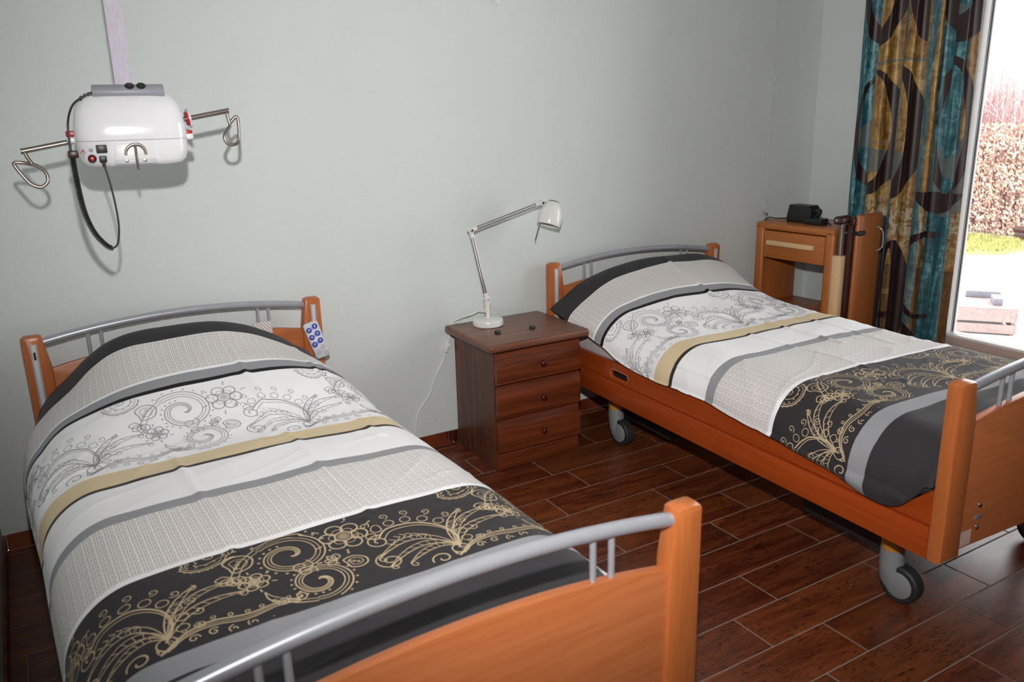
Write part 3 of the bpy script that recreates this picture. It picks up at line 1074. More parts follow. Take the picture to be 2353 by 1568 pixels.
def make_duvet(bed, label, T, hem_left, hem_right, side_u, creases, seed, gtab, z_near=0.0, foot_v=None):
    """cotton duvet laid over mattress and pillow. Grid: rows along the bed (v), columns across (a = cloth metres)."""
    L = bed.L
    vend = foot_v or (L - 0.062)
    v0 = 0.055
    NV, NA = 300, 220
    peak = 0.757
    hump = [(0.03, peak - 0.035), (0.06, peak - 0.016), (0.12, peak), (0.17, peak - 0.007), (0.21, peak - 0.021), (0.30, peak - 0.055), (0.40, 0.672), (0.45, 0.655),
            (0.55, 0.618), (0.66, T + 0.022), (0.76, T + 0.004), (0.85, T)]

    def ztop(u, v):
        h = smooth_interp(hump, v) - T
        g_ = smooth_interp(gtab, u)
        g_ = g_ + (max(0.0, 1 - abs((u - 0.5) / 0.5) ** 2.6) - g_) * sstep(0.2, 0.5, v)
        z = T + max(h, 0) * g_
        z += 0.012 * (1 - (2 * u - 1) ** 2) * sstep(0.7, 1.0, v)
        z -= 0.045 * sstep(vend - 0.16, vend, v) ** 2
        return z
    P = np.zeros((NV + 1, NA + 1, 3))
    A = np.zeros((NV + 1, NA + 1))
    VV = np.zeros((NV + 1, NA + 1))
    for i in range(NV + 1):
        v = v0 + (vend - v0) * i / NV
        hl, hr = hem_left(v), hem_right(v)
        uL, uR = side_u(v)
        # polyline of the cross-section
        pts = []
        rad = 0.085
        def side(uo, hem, sgn):
            """from hem up to the top; uo = outermost u; sgn=-1 left, +1 right"""
            q = []
            w_ = rad * (0.95 + 0.8 * sstep(0.1, 0.5, v))
            drop = max(0.012, min(0.15, ztop(uo, v) - hem - 0.004))
            nz = 10
            zs = ztop(uo, v) - drop
            for k in range(nz):
                f = k / nz
                z = hem + (zs - hem) * f
                bul = 0.012 * sin(pi * f)
                q.append((uo + sgn * (bul - 0.012 * (1 - f)), z))
            for k in range(19):
                f = k / 18 * pi / 2
                u_ = uo - sgn * w_ * (1 - cos(f))
                q.append((u_, ztop(u_, v) - drop * (1 - sin(f))))
            return q
        ql = side(uL, hl, -1)
        qr = side(uR, hr, 1)
        ua, ub = ql[-1][0], qr[-1][0]
        mid = [(ua + (ub - ua) * k / 60, ztop(ua + (ub - ua) * k / 60, v)) for k in range(1, 60)]
        poly = np.array(ql + mid + qr[::-1])
        d = np.concatenate([[0], np.cumsum(np.hypot(*np.diff(poly, axis=0).T))])
        im = np.argmin(np.abs(poly[len(ql):len(ql) + 59, 0] - 0.5)) + len(ql)
        aa = d - d[im]
        # even columns between the two hems
        s = np.linspace(aa[0], aa[-1], NA + 1)
        P[i, :, 0] = np.interp(s, aa, poly[:, 0])
        P[i, :, 1] = v
        P[i, :, 2] = np.interp(s, aa, poly[:, 1])
        A[i] = s
        VV[i] = v
    # smooth lightly, then folds and wrinkles along the normal
    for _ in range(6):
        P[1:-1, 1:-1, 2] = 0.5 * P[1:-1, 1:-1, 2] + 0.125 * (P[:-2, 1:-1, 2] + P[2:, 1:-1, 2] + P[1:-1, :-2, 2] + P[1:-1, 2:, 2])
    for i in range(NV + 1):
        v = P[i, 0, 1]
        for j in range(NA + 1):
            a = A[i, j]
            u = P[i, j, 0]
            z = 0.0
            z += 0.0085 * noise.noise((a * 3.1 + seed, v * 2.3, 0.3)) + 0.0045 * noise.noise((a * 7 + seed, v * 6.0, 2.1))
            # diagonal drag wrinkles
            w = noise.noise((a * 4 + v * 9 + seed, v * 3 - a * 2, 5.0))
            z += 0.0042 * max(0.0, 1 - abs(w) * 7) * (0.4 + noise.noise((a * 2, v * 2, seed)))
            for ca, cs, v_a, v_b in creases:
                q = (a - ca - 0.012 * noise.noise((v * 5, ca * 9, seed))) / 0.011
                if v_a < v < v_b and abs(q) < 4:
                    z += cs * math.exp(-q * q) * (0.75 + 0.5 * noise.noise((v * 7, ca * 5, 1.0)))
            edge = sstep(0.0, 0.1, min(v - v0, vend - v))
            P[i, j, 2] += z * (0.35 + 0.65 * edge)
            # outward waves in the hanging sides
            if z_near and P[i, j, 2] < T - 0.06:
                P[i, j, 0] += 0.006 * noise.noise((v * 9, P[i, j, 2] * 6, seed)) * (1 if a > 0 else -1)
    # the head end dips behind, the foot end is tucked down in front of the footboard
    W3 = np.empty_like(P)
    c, n_ = cos(bed.t.rotation_euler.z), sin(bed.t.rotation_euler.z)
    # normals
    du = np.gradient(P, axis=1)
    dv = np.gradient(P, axis=0)
    N = np.cross(du, dv)
    N[N[..., 2] < 0] *= 1
    # local frame is (u, v, z) left handed versus (x=u, y=-v, z)
    loc = P.copy()
    loc[..., 1] *= -1
    du = np.gradient(loc, axis=1)
    dv = np.gradient(loc, axis=0)
    N = np.cross(dv, du)
    N /= np.linalg.norm(N, axis=2, keepdims=True) + 1e-12
    if N[NV // 2, NA // 2, 2] < 0:
        N = -N
    verts, faces, uvs, fm = [], [], [], []
    idx = np.arange((NV + 1) * (NA + 1)).reshape(NV + 1, NA + 1)
    verts += loc.reshape(-1, 3).tolist()
    uvv = np.stack([A, VV], -1).reshape(-1, 2).tolist()
    nf_top = 0
    for i in range(NV):
        for j in range(NA):
            faces.append((int(idx[i, j]), int(idx[i + 1, j]), int(idx[i + 1, j + 1]), int(idx[i, j + 1])))
    # coarse inner face closes the duvet (thickness)
    off = len(verts)
    TH = 0.014
    si, sj = 5, 5
    ii, jj = list(range(0, NV + 1, si)), list(range(0, NA + 1, sj))
    inner = loc - N * TH
    id2 = {}
    for a_ in ii:
        for b_ in jj:
            id2[a_, b_] = len(verts)
            verts.append(inner[a_, b_].tolist())
            uvv.append((A[a_, b_], VV[a_, b_]))
    for a_, a2 in zip(ii, ii[1:]):
        for b_, b2 in zip(jj, jj[1:]):
            faces.append((id2[a_, b_], id2[a_, b2], id2[a2, b2], id2[a2, b_]))
    for b_, b2 in zip(jj, jj[1:]):
        for r_, flip in ((0, 0), (NV, 1)):
            top = [int(idx[r_, q]) for q in range(b_, b2 + 1)]
            f_ = top + [id2[r_, b2], id2[r_, b_]]
            faces.append(tuple(f_ if not flip else f_[::-1]))
    for a_, a2 in zip(ii, ii[1:]):
        for c_, flip in ((0, 1), (NA, 0)):
            top = [int(idx[q, c_]) for q in range(a_, a2 + 1)]
            f_ = top + [id2[a2, c_], id2[a_, c_]]
            faces.append(tuple(f_ if not flip else f_[::-1]))
    n_cloth = len(faces)
    # printed lines: thin ribbons lying on the cloth
    amin, amax = A[:, 0], A[:, -1]

    def surf(a, v):
        fi = (v - v0) / (vend - v0) * NV
        if fi < 0 or fi > NV:
            return None
        i = min(int(fi), NV - 1)
        fr_ = fi - i
        lo = amin[i] * (1 - fr_) + amin[i + 1] * fr_
        hi = amax[i] * (1 - fr_) + amax[i + 1] * fr_
        fj = (a - lo) / (hi - lo) * NA
        if fj < 0.2 or fj > NA - 0.2:
            return None
        j = min(int(fj), NA - 1)
        g_ = fj - j
        p = (loc[i, j] * (1 - g_) + loc[i, j + 1] * g_) * (1 - fr_) + (loc[i + 1, j] * (1 - g_) + loc[i + 1, j + 1] * g_) * fr_
        return p + N[i, j] * 0.0007
    mats_idx = [0] * n_cloth
    for v_a, v_b, ph, mi, fv, lw in ((ST['dark2'] + 0.003, ST['grey3'] - 0.002, PHASE[0], 1, False, 0.0030), (ST['white'] + 0.002, ST['beige'] - 0.002, PHASE[1], 2, False, 0.0025)):
        for pl, w in print_lines(v_a, v_b, ph, fv, float(amin.min()), float(amax.max())):
            hw = lw * w * 0.5
            prev = None
            for k, (a, v) in enumerate(pl):
                a2, v2 = pl[min(k + 1, len(pl) - 1)]
                a1, v1 = pl[max(k - 1, 0)]
                tx, ty = a2 - a1, v2 - v1
                q = sqrt(tx * tx + ty * ty) + 1e-9
                nx_, ny_ = -ty / q * hw, tx / q * hw
                s1, s2 = surf(a + nx_, v + ny_), surf(a - nx_, v - ny_)
                if s1 is None or s2 is None:
                    prev = None
                    continue
                b0 = len(verts)
                verts.append(s1.tolist())
                verts.append(s2.tolist())
                uvv += [(a, v), (a, v)]
                if prev is not None:
                    faces.append((prev, prev + 1, b0 + 1, b0))
                    mats_idx.append(mi)
                prev = b0
    me = bpy.data.meshes.new('duvet')
    me.from_pydata(verts, [], faces)
    for k in ('duvet', 'print_beige', 'print_grey'):
        me.materials.append(M[k])
    me.polygons.foreach_set('material_index', mats_idx)
    me.polygons.foreach_set('use_smooth', [True] * len(faces))
    uvl = me.uv_layers.new(name='UVMap')
    li = np.empty(len(me.loops), dtype=np.int32)
    me.loops.foreach_get('vertex_index', li)
    uvl.data.foreach_set('uv', np.array(uvv, dtype=np.float32)[li].ravel())
    o = bpy.data.objects.new('duvet', me)
    COL.objects.link(o)
    o.location = bed.t.location
    o.rotation_euler = bed.t.rotation_euler
    return tag(o, label, 'duvet')


PHASE = (-0.366, -0.39)
make_mattress(LB, 'white-sheeted mattress hidden under the duvet on the left bed', 0.525)
make_duvet(LB, 'paisley striped duvet spread over the left bed, nearest the camera', 0.553,
           lambda v: 0.33 + 0.15 * (1 - sstep(0.06, 0.4, v)), lambda v: 0.40, lambda v: (-0.054 + 0.062 * (1 - sstep(0.06, 0.30, v)) + 0.016 * sstep(0.45, 1.0, v) + 0.008 * sstep(1.0, 1.6, v), 0.995 - 0.02 * (1 - sstep(0.08, 0.3, v))),
           [(0.10, 0.007, 0.3, 1.5), (-0.20, 0.006, 0.75, 1.45), (0.33, 0.006, 0.35, 1.0), (0.36, 0.004, 0.2, 0.5)], 1.7,
           [(0.0, 0.0), (0.03, 0.03), (0.105, 0.30), (0.174, 0.63), (0.24, 0.86), (0.315, 0.98), (0.42, 1.0), (0.52, 0.98), (0.59, 0.94), (0.69, 0.81), (0.75, 0.68), (0.81, 0.50), (0.887, 0.21), (0.935, 0.07), (1.0, 0.0)])
hemR = [(0.05, 0.560), (0.12, 0.552), (0.25, 0.526), (0.467, 0.487), (0.58, 0.452), (0.70, 0.438), (0.86, 0.431), (1.14, 0.436), (1.39, 0.412), (1.64, 0.388),
        (1.78, 0.362), (1.87, 0.372), (1.93, 0.43), (1.96, 0.47)]
PHASE = (-0.56, -0.60)
make_mattress(RB, 'white-sheeted mattress on the right bed, a strip of sheet showing above the side board', 0.520)
make_duvet(RB, 'paisley striped duvet spread over the right bed beside the window', 0.578,
           lambda v: smooth_interp(hemR, v), lambda v: 0.42, lambda v: (-0.004, 0.985),
           [(0.05, 0.010, 0.15, 1.2), (0.22, 0.005, 0.5, 1.3), (-0.12, 0.005, 0.9, 1.6)], 6.3,
           [(-0.02, -0.06), (0.0, 0.0), (0.05, 0.14), (0.154, 0.53), (0.285, 0.80), (0.41, 0.94), (0.53, 0.99), (0.69, 0.98), (0.80, 0.92), (0.91, 0.73), (0.97, 0.42), (1.0, 0.2)], z_near=1, foot_v=1.972)


def make_pillow(bed, label, u0, u1, v0, v1, zb, zt, corner=None):
    b_ = MB()
    bm_ = b_.bm
    n_, m_ = 26, 18
    gridt, gridb = [], []
    for i in range(n_ + 1):
        rt, rb = [], []
        for j in range(m_ + 1):
            x, y = 2 * i / n_ - 1, 2 * j / m_ - 1
            pin = 1 - 0.10 * (1 - x * x) * 0 - 0.05 * (x * x) * (y * y)
            th = (max(0, 1 - abs(x) ** 3) * max(0, 1 - abs(y) ** 2.6)) ** 0.45
            u = (u0 + u1) / 2 + (u1 - u0) / 2 * x * (1 - 0.06 * (1 - abs(y)) * abs(x))
            v = (v0 + v1) / 2 + (v1 - v0) / 2 * y * (1 - 0.06 * (1 - abs(x)) * abs(y))
            zc = zb + (zt - zb) * 0.45
            rt.append(bm_.verts.new((u, -v, zc + (zt - zc) * th)))
            edge = i in (0, n_) or j in (0, m_)
            rb.append(rt[-1] if edge else bm_.verts.new((u, -v, zc - (zc - zb) * th)))
        gridt.append(rt)
        gridb.append(rb)
    for i in range(n_):
        for j in range(m_):
            bm_.faces.new((gridt[i][j], gridt[i][j + 1], gridt[i + 1][j + 1], gridt[i + 1][j]))
            q = [gridb[i][j], gridb[i + 1][j], gridb[i + 1][j + 1], gridb[i][j + 1]]
            if len(set(q)) == 4:
                try:
                    bm_.faces.new(q)
                except ValueError:
                    pass
    if corner:
        b_.box((corner[0], -0.050, zb + 0.03), (corner[1], -0.040, corner[2]), 0.004, 2)
    o = b_.build('pillow', M['pillow'], angle=60)
    o.location = bed.t.location
    o.rotation_euler = bed.t.rotation_euler
    return tag(o, label, 'pillow')


make_pillow(LB, 'dotted pillow under the left bed duvet, one corner peeping out at the headboard', 0.14, 0.84, 0.052, 0.36, 0.527, 0.66, (0.735, 0.805, 0.703))
make_pillow(RB, 'dotted pillow covered by the right bed duvet at its headboard', 0.16, 0.84, 0.07, 0.38, 0.522, 0.66)

# ================================================================== hand control on the left bed
hc = thing('hand_control', 'grey handset with blue figure-eight keys hanging at the head end of the left bed', 'hand control')
HCM = Matrix.Identity(4)


def make_hand_control():
    P0 = LB.w(0.940, 0.068, 0.680)
    hc.location = P0
    hc.rotation_euler = (radians(-14), radians(-17), 0.0198 - 0.25)
    b_ = MB()
    W2, H_ = 0.029, 0.142
    poly = []
    for cx, cz, a0 in ((W2 - 0.012, -0.012, 0), (-W2 + 0.012, -0.012, pi / 2), (-W2 * 0.86 + 0.010, -H_ + 0.012, pi), (W2 * 0.86 - 0.010, -H_ + 0.012, 1.5 * pi)):
        for k in range(7):
            a = a0 + pi / 2 * k / 6
            poly.append((cx + 0.012 * cos(a), cz + 0.012 * sin(a)))
    b_.prism(poly, -0.013, 0.013, 'xz', 0.004)
    b_.build('handset_body', M['grey_light'], hc)
    for r in range(3):
        z = -0.026 - 0.0285 * r
        b_ = MB()
        b_.lathe([(0, 0.003), (0.0085, 0.003), (0.0105, 0.0015), (0.0105, 0)], 20, Matrix.Translation((-0.0125, -0.013, z - 0.003)) @ Matrix.Rotation(pi / 2, 4, 'X'))
        b_.lathe([(0, 0.003), (0.0085, 0.003), (0.0105, 0.0015), (0.0105, 0)], 20, Matrix.Translation((0.0125, -0.013, z + 0.005)) @ Matrix.Rotation(pi / 2, 4, 'X'))
        b_.box((-0.011, -0.0155, z - 0.005), (0.011, -0.0128, z + 0.006))
        key = b_.build('key', M['blue'], hc)
        b_ = MB()
        b_.lathe([(0, 0.0008), (0.0048, 0.0006), (0.005, 0)], 14, Matrix.Translation((-0.0125, -0.016, z - 0.003)) @ Matrix.Rotation(pi / 2, 4, 'X'))
        if r:
            b_.lathe([(0, 0.0008), (0.0048, 0.0006), (0.005, 0)], 14, Matrix.Translation((0.0125, -0.016, z + 0.005)) @ Matrix.Rotation(pi / 2, 4, 'X'))
        b_.build('key_mark', M['purple'], key)
        if not r:
            b_ = MB()
            b_.box((0.0115, -0.0168, z + 0.0), (0.0135, -0.0158, z + 0.010))
            b_.build('key_mark', M['white'], key)
    for x, z in ((0.013, -0.108), (-0.007, -0.122), (0.017, -0.128)):
        b_ = MB()
        b_.lathe([(0, 0.0015), (0.008, 0.0015), (0.009, 0)], 18, Matrix.Translation((x, -0.013, z + (0.004 if x < 0.015 else 0))) @ Matrix.Rotation(pi / 2, 4, 'X'))
        b_.build('round_key', M['grey_mid'], hc)
    b_ = MB()
    b_.tube(catmull([(-0.008, 0.010, -0.02), (-0.012, 0.022, 0.005), (-0.014, 0.034, 0.012), (-0.015, 0.048, -0.002), (-0.016, 0.050, -0.03)], 6), 0.004, 10)
    b_.build('hook', M['grey_mid'], hc)


make_hand_control()

# ================================================================== nightstand with three drawers
NX0, NX1, NYB, NYF, NH = 2.503, 2.915, -0.034, -0.388, 0.5517
ns = thing('nightstand', 'dark plum-wood nightstand with three drawers standing between the two beds', 'nightstand', ((NX0 + NX1) / 2, (NYB + NYF) / 2, 0), -0.006)
cx, cy = ns.location.x, ns.location.y
w2, d2 = (NX1 - NX0) / 2, (NYB - NYF) / 2
TT = 0.034
b = MB()
b.box((-w2, -d2 + 0.012, 0), (-w2 + 0.018, d2, NH - TT), 0.001, 1)
b.box((w2 - 0.018, -d2 + 0.012, 0), (w2, d2, NH - TT), 0.001, 1)
b.box((-w2 + 0.018, d2 - 0.01, 0), (w2 - 0.018, d2, NH - TT))
b.box((-w2 + 0.018, -d2 + 0.03, 0.06), (w2 - 0.018, d2 - 0.01, 0.075))
b.build('carcass', M['plum_z'], ns)
b = MB()
b.box((-w2 + 0.004, -d2 + 0.004, 0.0), (w2 - 0.004, -d2 + 0.018, 0.068), 0.002)
b.build('plinth', M['plum_x'], ns)
b = MB()
b.box((-w2 - 0.040, -d2 - 0.038, NH - TT), (w2 + 0.026, d2 + 0.014, NH), 0.012, 4)
b.build('top', M['plum_top'], ns)
for k in range(3):
    z0 = 0.076 + k * 0.1475
    z1 = z0 + 0.1395
    # front profile: chamfered face that steps out towards the lower part
    prof = [(-d2 + 0.018, z0), (-d2 - 0.002, z0), (-d2 - 0.010, z0 + 0.004), (-d2 - 0.010, z1 - 0.046), (-d2 - 0.006, z1 - 0.036), (-d2 + 0.003, z1 - 0.008), (-d2 + 0.009, z1), (-d2 + 0.018, z1)]
    b = MB()
    b.prism(prof, -w2 + 0.003, w2 - 0.003, 'yz')
    dr = b.build('drawer', M['plum_x'], ns, angle=25)
    b = MB()
    b.lathe([(0.0055, -0.002), (0.0055, 0.008), (0.008, 0.011), (0.0125, 0.016), (0.0135, 0.021), (0.011, 0.026), (0.006, 0.0285), (0, 0.029)], 24,
            Matrix.Translation((0.008, -d2 - 0.009, z0 + 0.066)) @ Matrix.Rotation(pi / 2, 4, 'X'))
    b.build('knob', M['knob'], dr)

# ---- desk lamp on the nightstand
LY = -0.125
lamp = thing('desk_lamp', 'white desk lamp with jointed chrome arm standing on the nightstand', 'lamp', (2.622, LY, NH))
b = MB()
b.lathe([(0, 0), (0.062, 0), (0.0655, 0.003), (0.0655, 0.022), (0.063, 0.027), (0.054, 0.0295), (0.012, 0.031), (0, 0.031)], 48)
b.build('base', M['white_lamp'], lamp)
b = MB()
b.tube([(0, 0, 0.03), (0, 0, 0.058)], 0.0085, 16)
b.tube([(-0.002, 0, 0.056), (-0.0025, 0, 0.092)], 0.0105, 16)
b.box((-0.0125, -0.012, 0.085), (0.0085, 0.012, 0.125), 0.004)
b.build('stem', M['white_lamp'], lamp)
J0 = Vector((-0.003, 0, 0.113))
J1 = Vector((-0.068, 0, 0.412))
J2 = Vector((0.272, -0.012, 0.500))


def lamp_joint(p, r=0.011):
    b_ = MB()
    b_.tube([p + Vector((0, -0.013, 0)), p + Vector((0, 0.013, 0))], r, 18)
    o = b_.build('joint', M['white_lamp'], lamp)
    b_ = MB()
    b_.tube([p + Vector((0, -0.0155, 0)), p + Vector((0, -0.012, 0))], r * 0.55, 14)
    b_.build('joint_screw', M['chrome'], o)


def lamp_arm(a, b_):
    d = (b_ - a).normalized()
    m_ = MB()
    n_ = Vector((d.z, 0, -d.x)) * 0.0048
    for q in (-1, 1):
        m_.tube([a + d * 0.006 + n_ * q, b_ - d * 0.006 + n_ * q], 0.0036, 12)
    m_.build('arm', M['chrome'], lamp)
    MB().tube([a, a + d * 0.028], 0.0095, 14).build('arm_sleeve', M['white_lamp'], lamp)
    MB().tube([b_ - d * 0.030, b_], 0.0095, 14).build('arm_sleeve', M['white_lamp'], lamp)


lamp_arm(J0, J1)
lamp_arm(J1, J2)
for J in (J0, J1, J2):
    lamp_joint(J)
b = MB()
HD = J2 + Vector((0.048, -0.012, -0.006))
b.tube([J2, J2 + Vector((0.020, -0.004, -0.004)), HD + Vector((-0.01, 0, -0.004))], 0.007, 14)
b.build('neck', M['chrome'], lamp)
ax = Vector((-0.36, -0.12, -0.92)).normalized()          # the shade opens down and a little to the left
q = Vector((0, 0, 1)).rotation_difference(ax).to_matrix().to_4x4()
SH = Matrix.Translation(J2 + Vector((0.055, -0.012, 0.000))) @ q @ Matrix.Diagonal((1.09, 1.09, 0.90, 1))
b = MB()
prof = [(0.019, 0.0), (0.026, 0.007), (0.035, 0.021), (0.042, 0.041), (0.0465, 0.065), (0.048, 0.088), (0.047, 0.103), (0.0445, 0.116), (0.0425, 0.116), (0.045, 0.102), (0.046, 0.087), (0.0445, 0.066), (0.040, 0.043), (0.033, 0.024), (0.0, 0.012)]
b.lathe(prof, 40, SH)
b.build('lamp_shade', M['white_lamp'], lamp, angle=60)
b = MB()
b.lathe([(0, -0.003), (0.019, -0.003), (0.021, 0.0), (0.021, 0.004), (0, 0.006)], 28, SH)
b.build('shade_cap', M['cap_grey'], lamp)
b = MB()
b.tube(catmull([HD + Vector((-0.020, -0.004, -0.008)), HD + Vector((-0.045, -0.006, -0.030)), HD + Vector((-0.068, -0.006, -0.075)), HD + Vector((-0.095, -0.006, -0.148))], 8), 0.0022, 8)
b.build('aiming_handle', M['chrome'], lamp)

# lamp cable with inline switch, falling behind the left bed
b = MB()
cp = [(2.603, LY + 0.055, NH + 0.052), (2.575, -0.075, NH + 0.045), (2.535, -0.035, NH + 0.022), (2.512, -0.0115, NH + 0.004), (2.498, -0.011, 0.522), (2.484, -0.013, 0.478), (2.470, -0.012, 0.436), (2.455, -0.010, 0.390),
      (2.418, -0.010, 0.330), (2.400, -0.010, 0.290), (2.383, -0.010, 0.250), (2.345, -0.010, 0.205), (2.322, -0.010, 0.170), (2.310, -0.012, 0.120), (2.29, -0.014, 0.03), (2.25, -0.03, 0.0035), (2.15, -0.05, 0.003)]
b.tube([Vector((2.613, LY + 0.012, NH + 0.062))] + catmull(cp, 6), 0.0028, 8)
b.build('cable', M['white'], lamp).matrix_parent_inverse = Matrix.Translation(lamp.location).inverted()
b = MB()
d = Vector((2.470, 0, 0.436)) - Vector((2.482, 0, 0.474))
Rm = Matrix.Translation((2.4765, -0.0135, 0.457)) @ Matrix.Rotation(radians(16), 4, 'Y')
b.box((-0.0085, -0.0075, -0.029), (0.0085, 0.009, 0.029), 0.003, 2, Rm)
b.box((0.002, -0.010, -0.006), (0.011, 0.004, 0.012), 0.002, 2, Rm)
b.build('inline_switch', M['white'], lamp).matrix_parent_inverse = Matrix.Translation(lamp.location).inverted()

# two little black knobs lying on the nightstand
for (x, y), lab in (((2.587, -0.268), 'small round black disc on the nightstand, the one in front of the lamp base'), ((2.744, -0.288), 'small round black disc alone on the nightstand top beside the right bed')):
    b = MB()
    b.lathe([(0, 0), (0.0125, 0), (0.0135, 0.002), (0.0125, 0.010), (0.0105, 0.012), (0.006, 0.0115), (0, 0.0115)], 28)
    o = b.build('black_disc', M['black'])
    o.location = (x, y, NH)
    tag(o, lab, 'knob', 'black discs on the nightstand')

# ================================================================== ceiling lift above the left bed
LC = Vector((1.268, -0.60, 1.415))
lift = thing('patient_lift', 'white ceiling lift unit hanging on a webbing strap above the left bed', 'patient lift', LC, -0.08)


def superbox(b_, rows, seg=40, p=4.0):
    """stack of rounded-rectangle sections: (z, half x, half y, x offset, y offset)"""
    rings = []
    for z, hx, hy, ox, oy in rows:
        ring = []
        for k in range(seg):
            a = 2 * pi * k / seg
            c_, s_ = cos(a), sin(a)
            ring.append(b_.bm.verts.new((ox + hx * math.copysign(abs(c_) ** (2 / p), c_), oy + hy * math.copysign(abs(s_) ** (2 / p), s_), z)))
        rings.append(ring)
    for A_, B_ in zip(rings, rings[1:]):
        for k in range(seg):
            b_.bm.faces.new((A_[k], A_[(k + 1) % seg], B_[(k + 1) % seg], B_[k]))
    b_.bm.faces.new(rings[0][::-1])
    b_.bm.faces.new(rings[-1])


b = MB()
superbox(b, [(-0.030, 0.1385, 0.098, 0, 0), (-0.018, 0.1395, 0.099, 0, 0), (0.005, 0.138, 0.097, 0, 0), (0.035, 0.134, 0.091, 0, 0), (0.060, 0.127, 0.082, 0, 0.002),
             (0.078, 0.116, 0.070, 0, 0.004), (0.090, 0.100, 0.056, 0, 0.006), (0.096, 0.080, 0.040, 0, 0.008)], 56, 4.2)
b.build('upper_shell', M['white_gloss'], lift, angle=60)
b = MB()
superbox(b, [(-0.097, 0.105, 0.070, 0, 0), (-0.093, 0.120, 0.084, 0, 0), (-0.082, 0.131, 0.093, 0, 0), (-0.062, 0.137, 0.097, 0, 0), (-0.031, 0.1385, 0.098, 0, 0)], 56, 4.2)
low = b.build('lower_shell', M['white_gloss'], lift, angle=60)
FY = -0.098
b = MB()
b.prism([(-0.048, -0.090), (0.048, -0.090), (0.052, -0.085), (0.047, -0.043), (0.042, -0.038), (-0.042, -0.038), (-0.047, -0.043), (-0.052, -0.085)], FY - 0.004, FY + 0.01, 'xz', 0.002)
b.build('front_plate', M['white'], low)
b = MB()
b.box((-0.050, FY - 0.0055, -0.091), (0.050, FY - 0.002, -0.079), 0.001)
b.build('plate_foot', M['grey_light'], low)
b = MB()
b.box((-0.092, FY - 0.002, -0.061), (-0.066, FY + 0.01, -0.040), 0.002)
b.build('display', M['black'], low)
b = MB()
b.lathe([(0, 0.009), (0.005, 0.008), (0.0095, 0.004), (0.0105, 0)], 22, Matrix.Translation((-0.104, FY + 0.004, -0.074)) @ Matrix.Rotation(pi / 2, 4, 'X'))
b.build('stop_bezel', M['brown_dk'], low)
b = MB()
b.lathe([(0, 0.0125), (0.004, 0.0115), (0.0062, 0.007), (0.0062, 0)], 18, Matrix.Translation((-0.104, FY + 0.004, -0.074)) @ Matrix.Rotation(pi / 2, 4, 'X'))
b.build('stop_button', M['redlamp'], low)
b = MB()
b.lathe([(0, 0.003), (0.0045, 0.002), (0.005, 0)], 16, Matrix.Translation((-0.104, FY + 0.0035, -0.052)) @ Matrix.Rotation(pi / 2, 4, 'X'))
b.build('indicator', M['grey_mid'], low)
b = MB()
b.box((-0.088, FY - 0.006, -0.084), (-0.070, FY + 0.006, -0.068), 0.002)
b.tube([(-0.079, FY - 0.003, -0.083), (-0.078, FY - 0.003, -0.096)], 0.0045, 10)
b.build('plug', M['black'], low)
# red printed arrow
b = MB()
for sgn in (-1, 1):
    b.tube([(-0.123, FY + 0.0072, -0.050), (-0.123 + 0.006 * sgn, FY + 0.0075, -0.059)], 0.0007, 6)
b.tube([(-0.123, FY + 0.0072, -0.050), (-0.123, FY + 0.0072, -0.069)], 0.0007, 6)
b.build('arrow_mark', M['redlamp'], low)
# cable hook on the front
b = MB()
b.tube(catmull([(-0.024, FY - 0.020, -0.066), (-0.021, FY - 0.020, -0.053), (-0.010, FY - 0.020, -0.043), (0.002, FY - 0.020, -0.0405), (0.013, FY - 0.020, -0.043), (0.022, FY - 0.020, -0.053), (0.025, FY - 0.020, -0.066)], 6), 0.0036, 12)
b.tube([(0.001, FY - 0.020, -0.041), (0.001, FY - 0.014, -0.085), (0.001, FY - 0.030, -0.104)], 0.0036, 12)
b.tube([(0.001, FY - 0.012, -0.086), (0.001, FY + 0.004, -0.084)], 0.0036, 12)
b.build('cable_hook', M['steel'], low)
for x in (-0.023, 0.021):
    b = MB()
    b.lathe([(0, 0.003), (0.0045, 0.002), (0.005, 0)], 16, Matrix.Translation((x, FY - 0.004, -0.083)) @ Matrix.Rotation(pi / 2, 4, 'X'))
    b.build('screw', M['steel'], low)
# hand control lying on top
b = MB()
Hm = Matrix.Translation((0.006, -0.045, 0.094)) @ Matrix.Rotation(radians(18), 4, 'X')
poly = [(0.022 * cos(a) * (1.0 if sin(a) > 0 else 1.0), 0.0165 * sin(a)) for a in [2 * pi * k / 20 for k in range(20)]]
b.prism(poly, -0.087, 0.087, 'yz', 0.003, Hm)
hs = b.build('remote', M['grey_mid'], lift)
for x in (0.004, 0.032):
    b = MB()
    b.lathe([(0, 0.0045), (0.009, 0.004), (0.0125, 0.0005), (0.0125, -0.004)], 22, Hm @ Matrix.Translation((x, -0.006, 0.0160)) @ Matrix.Rotation(radians(10), 4, 'X'))
    b.build('remote_button', M['black'], hs)
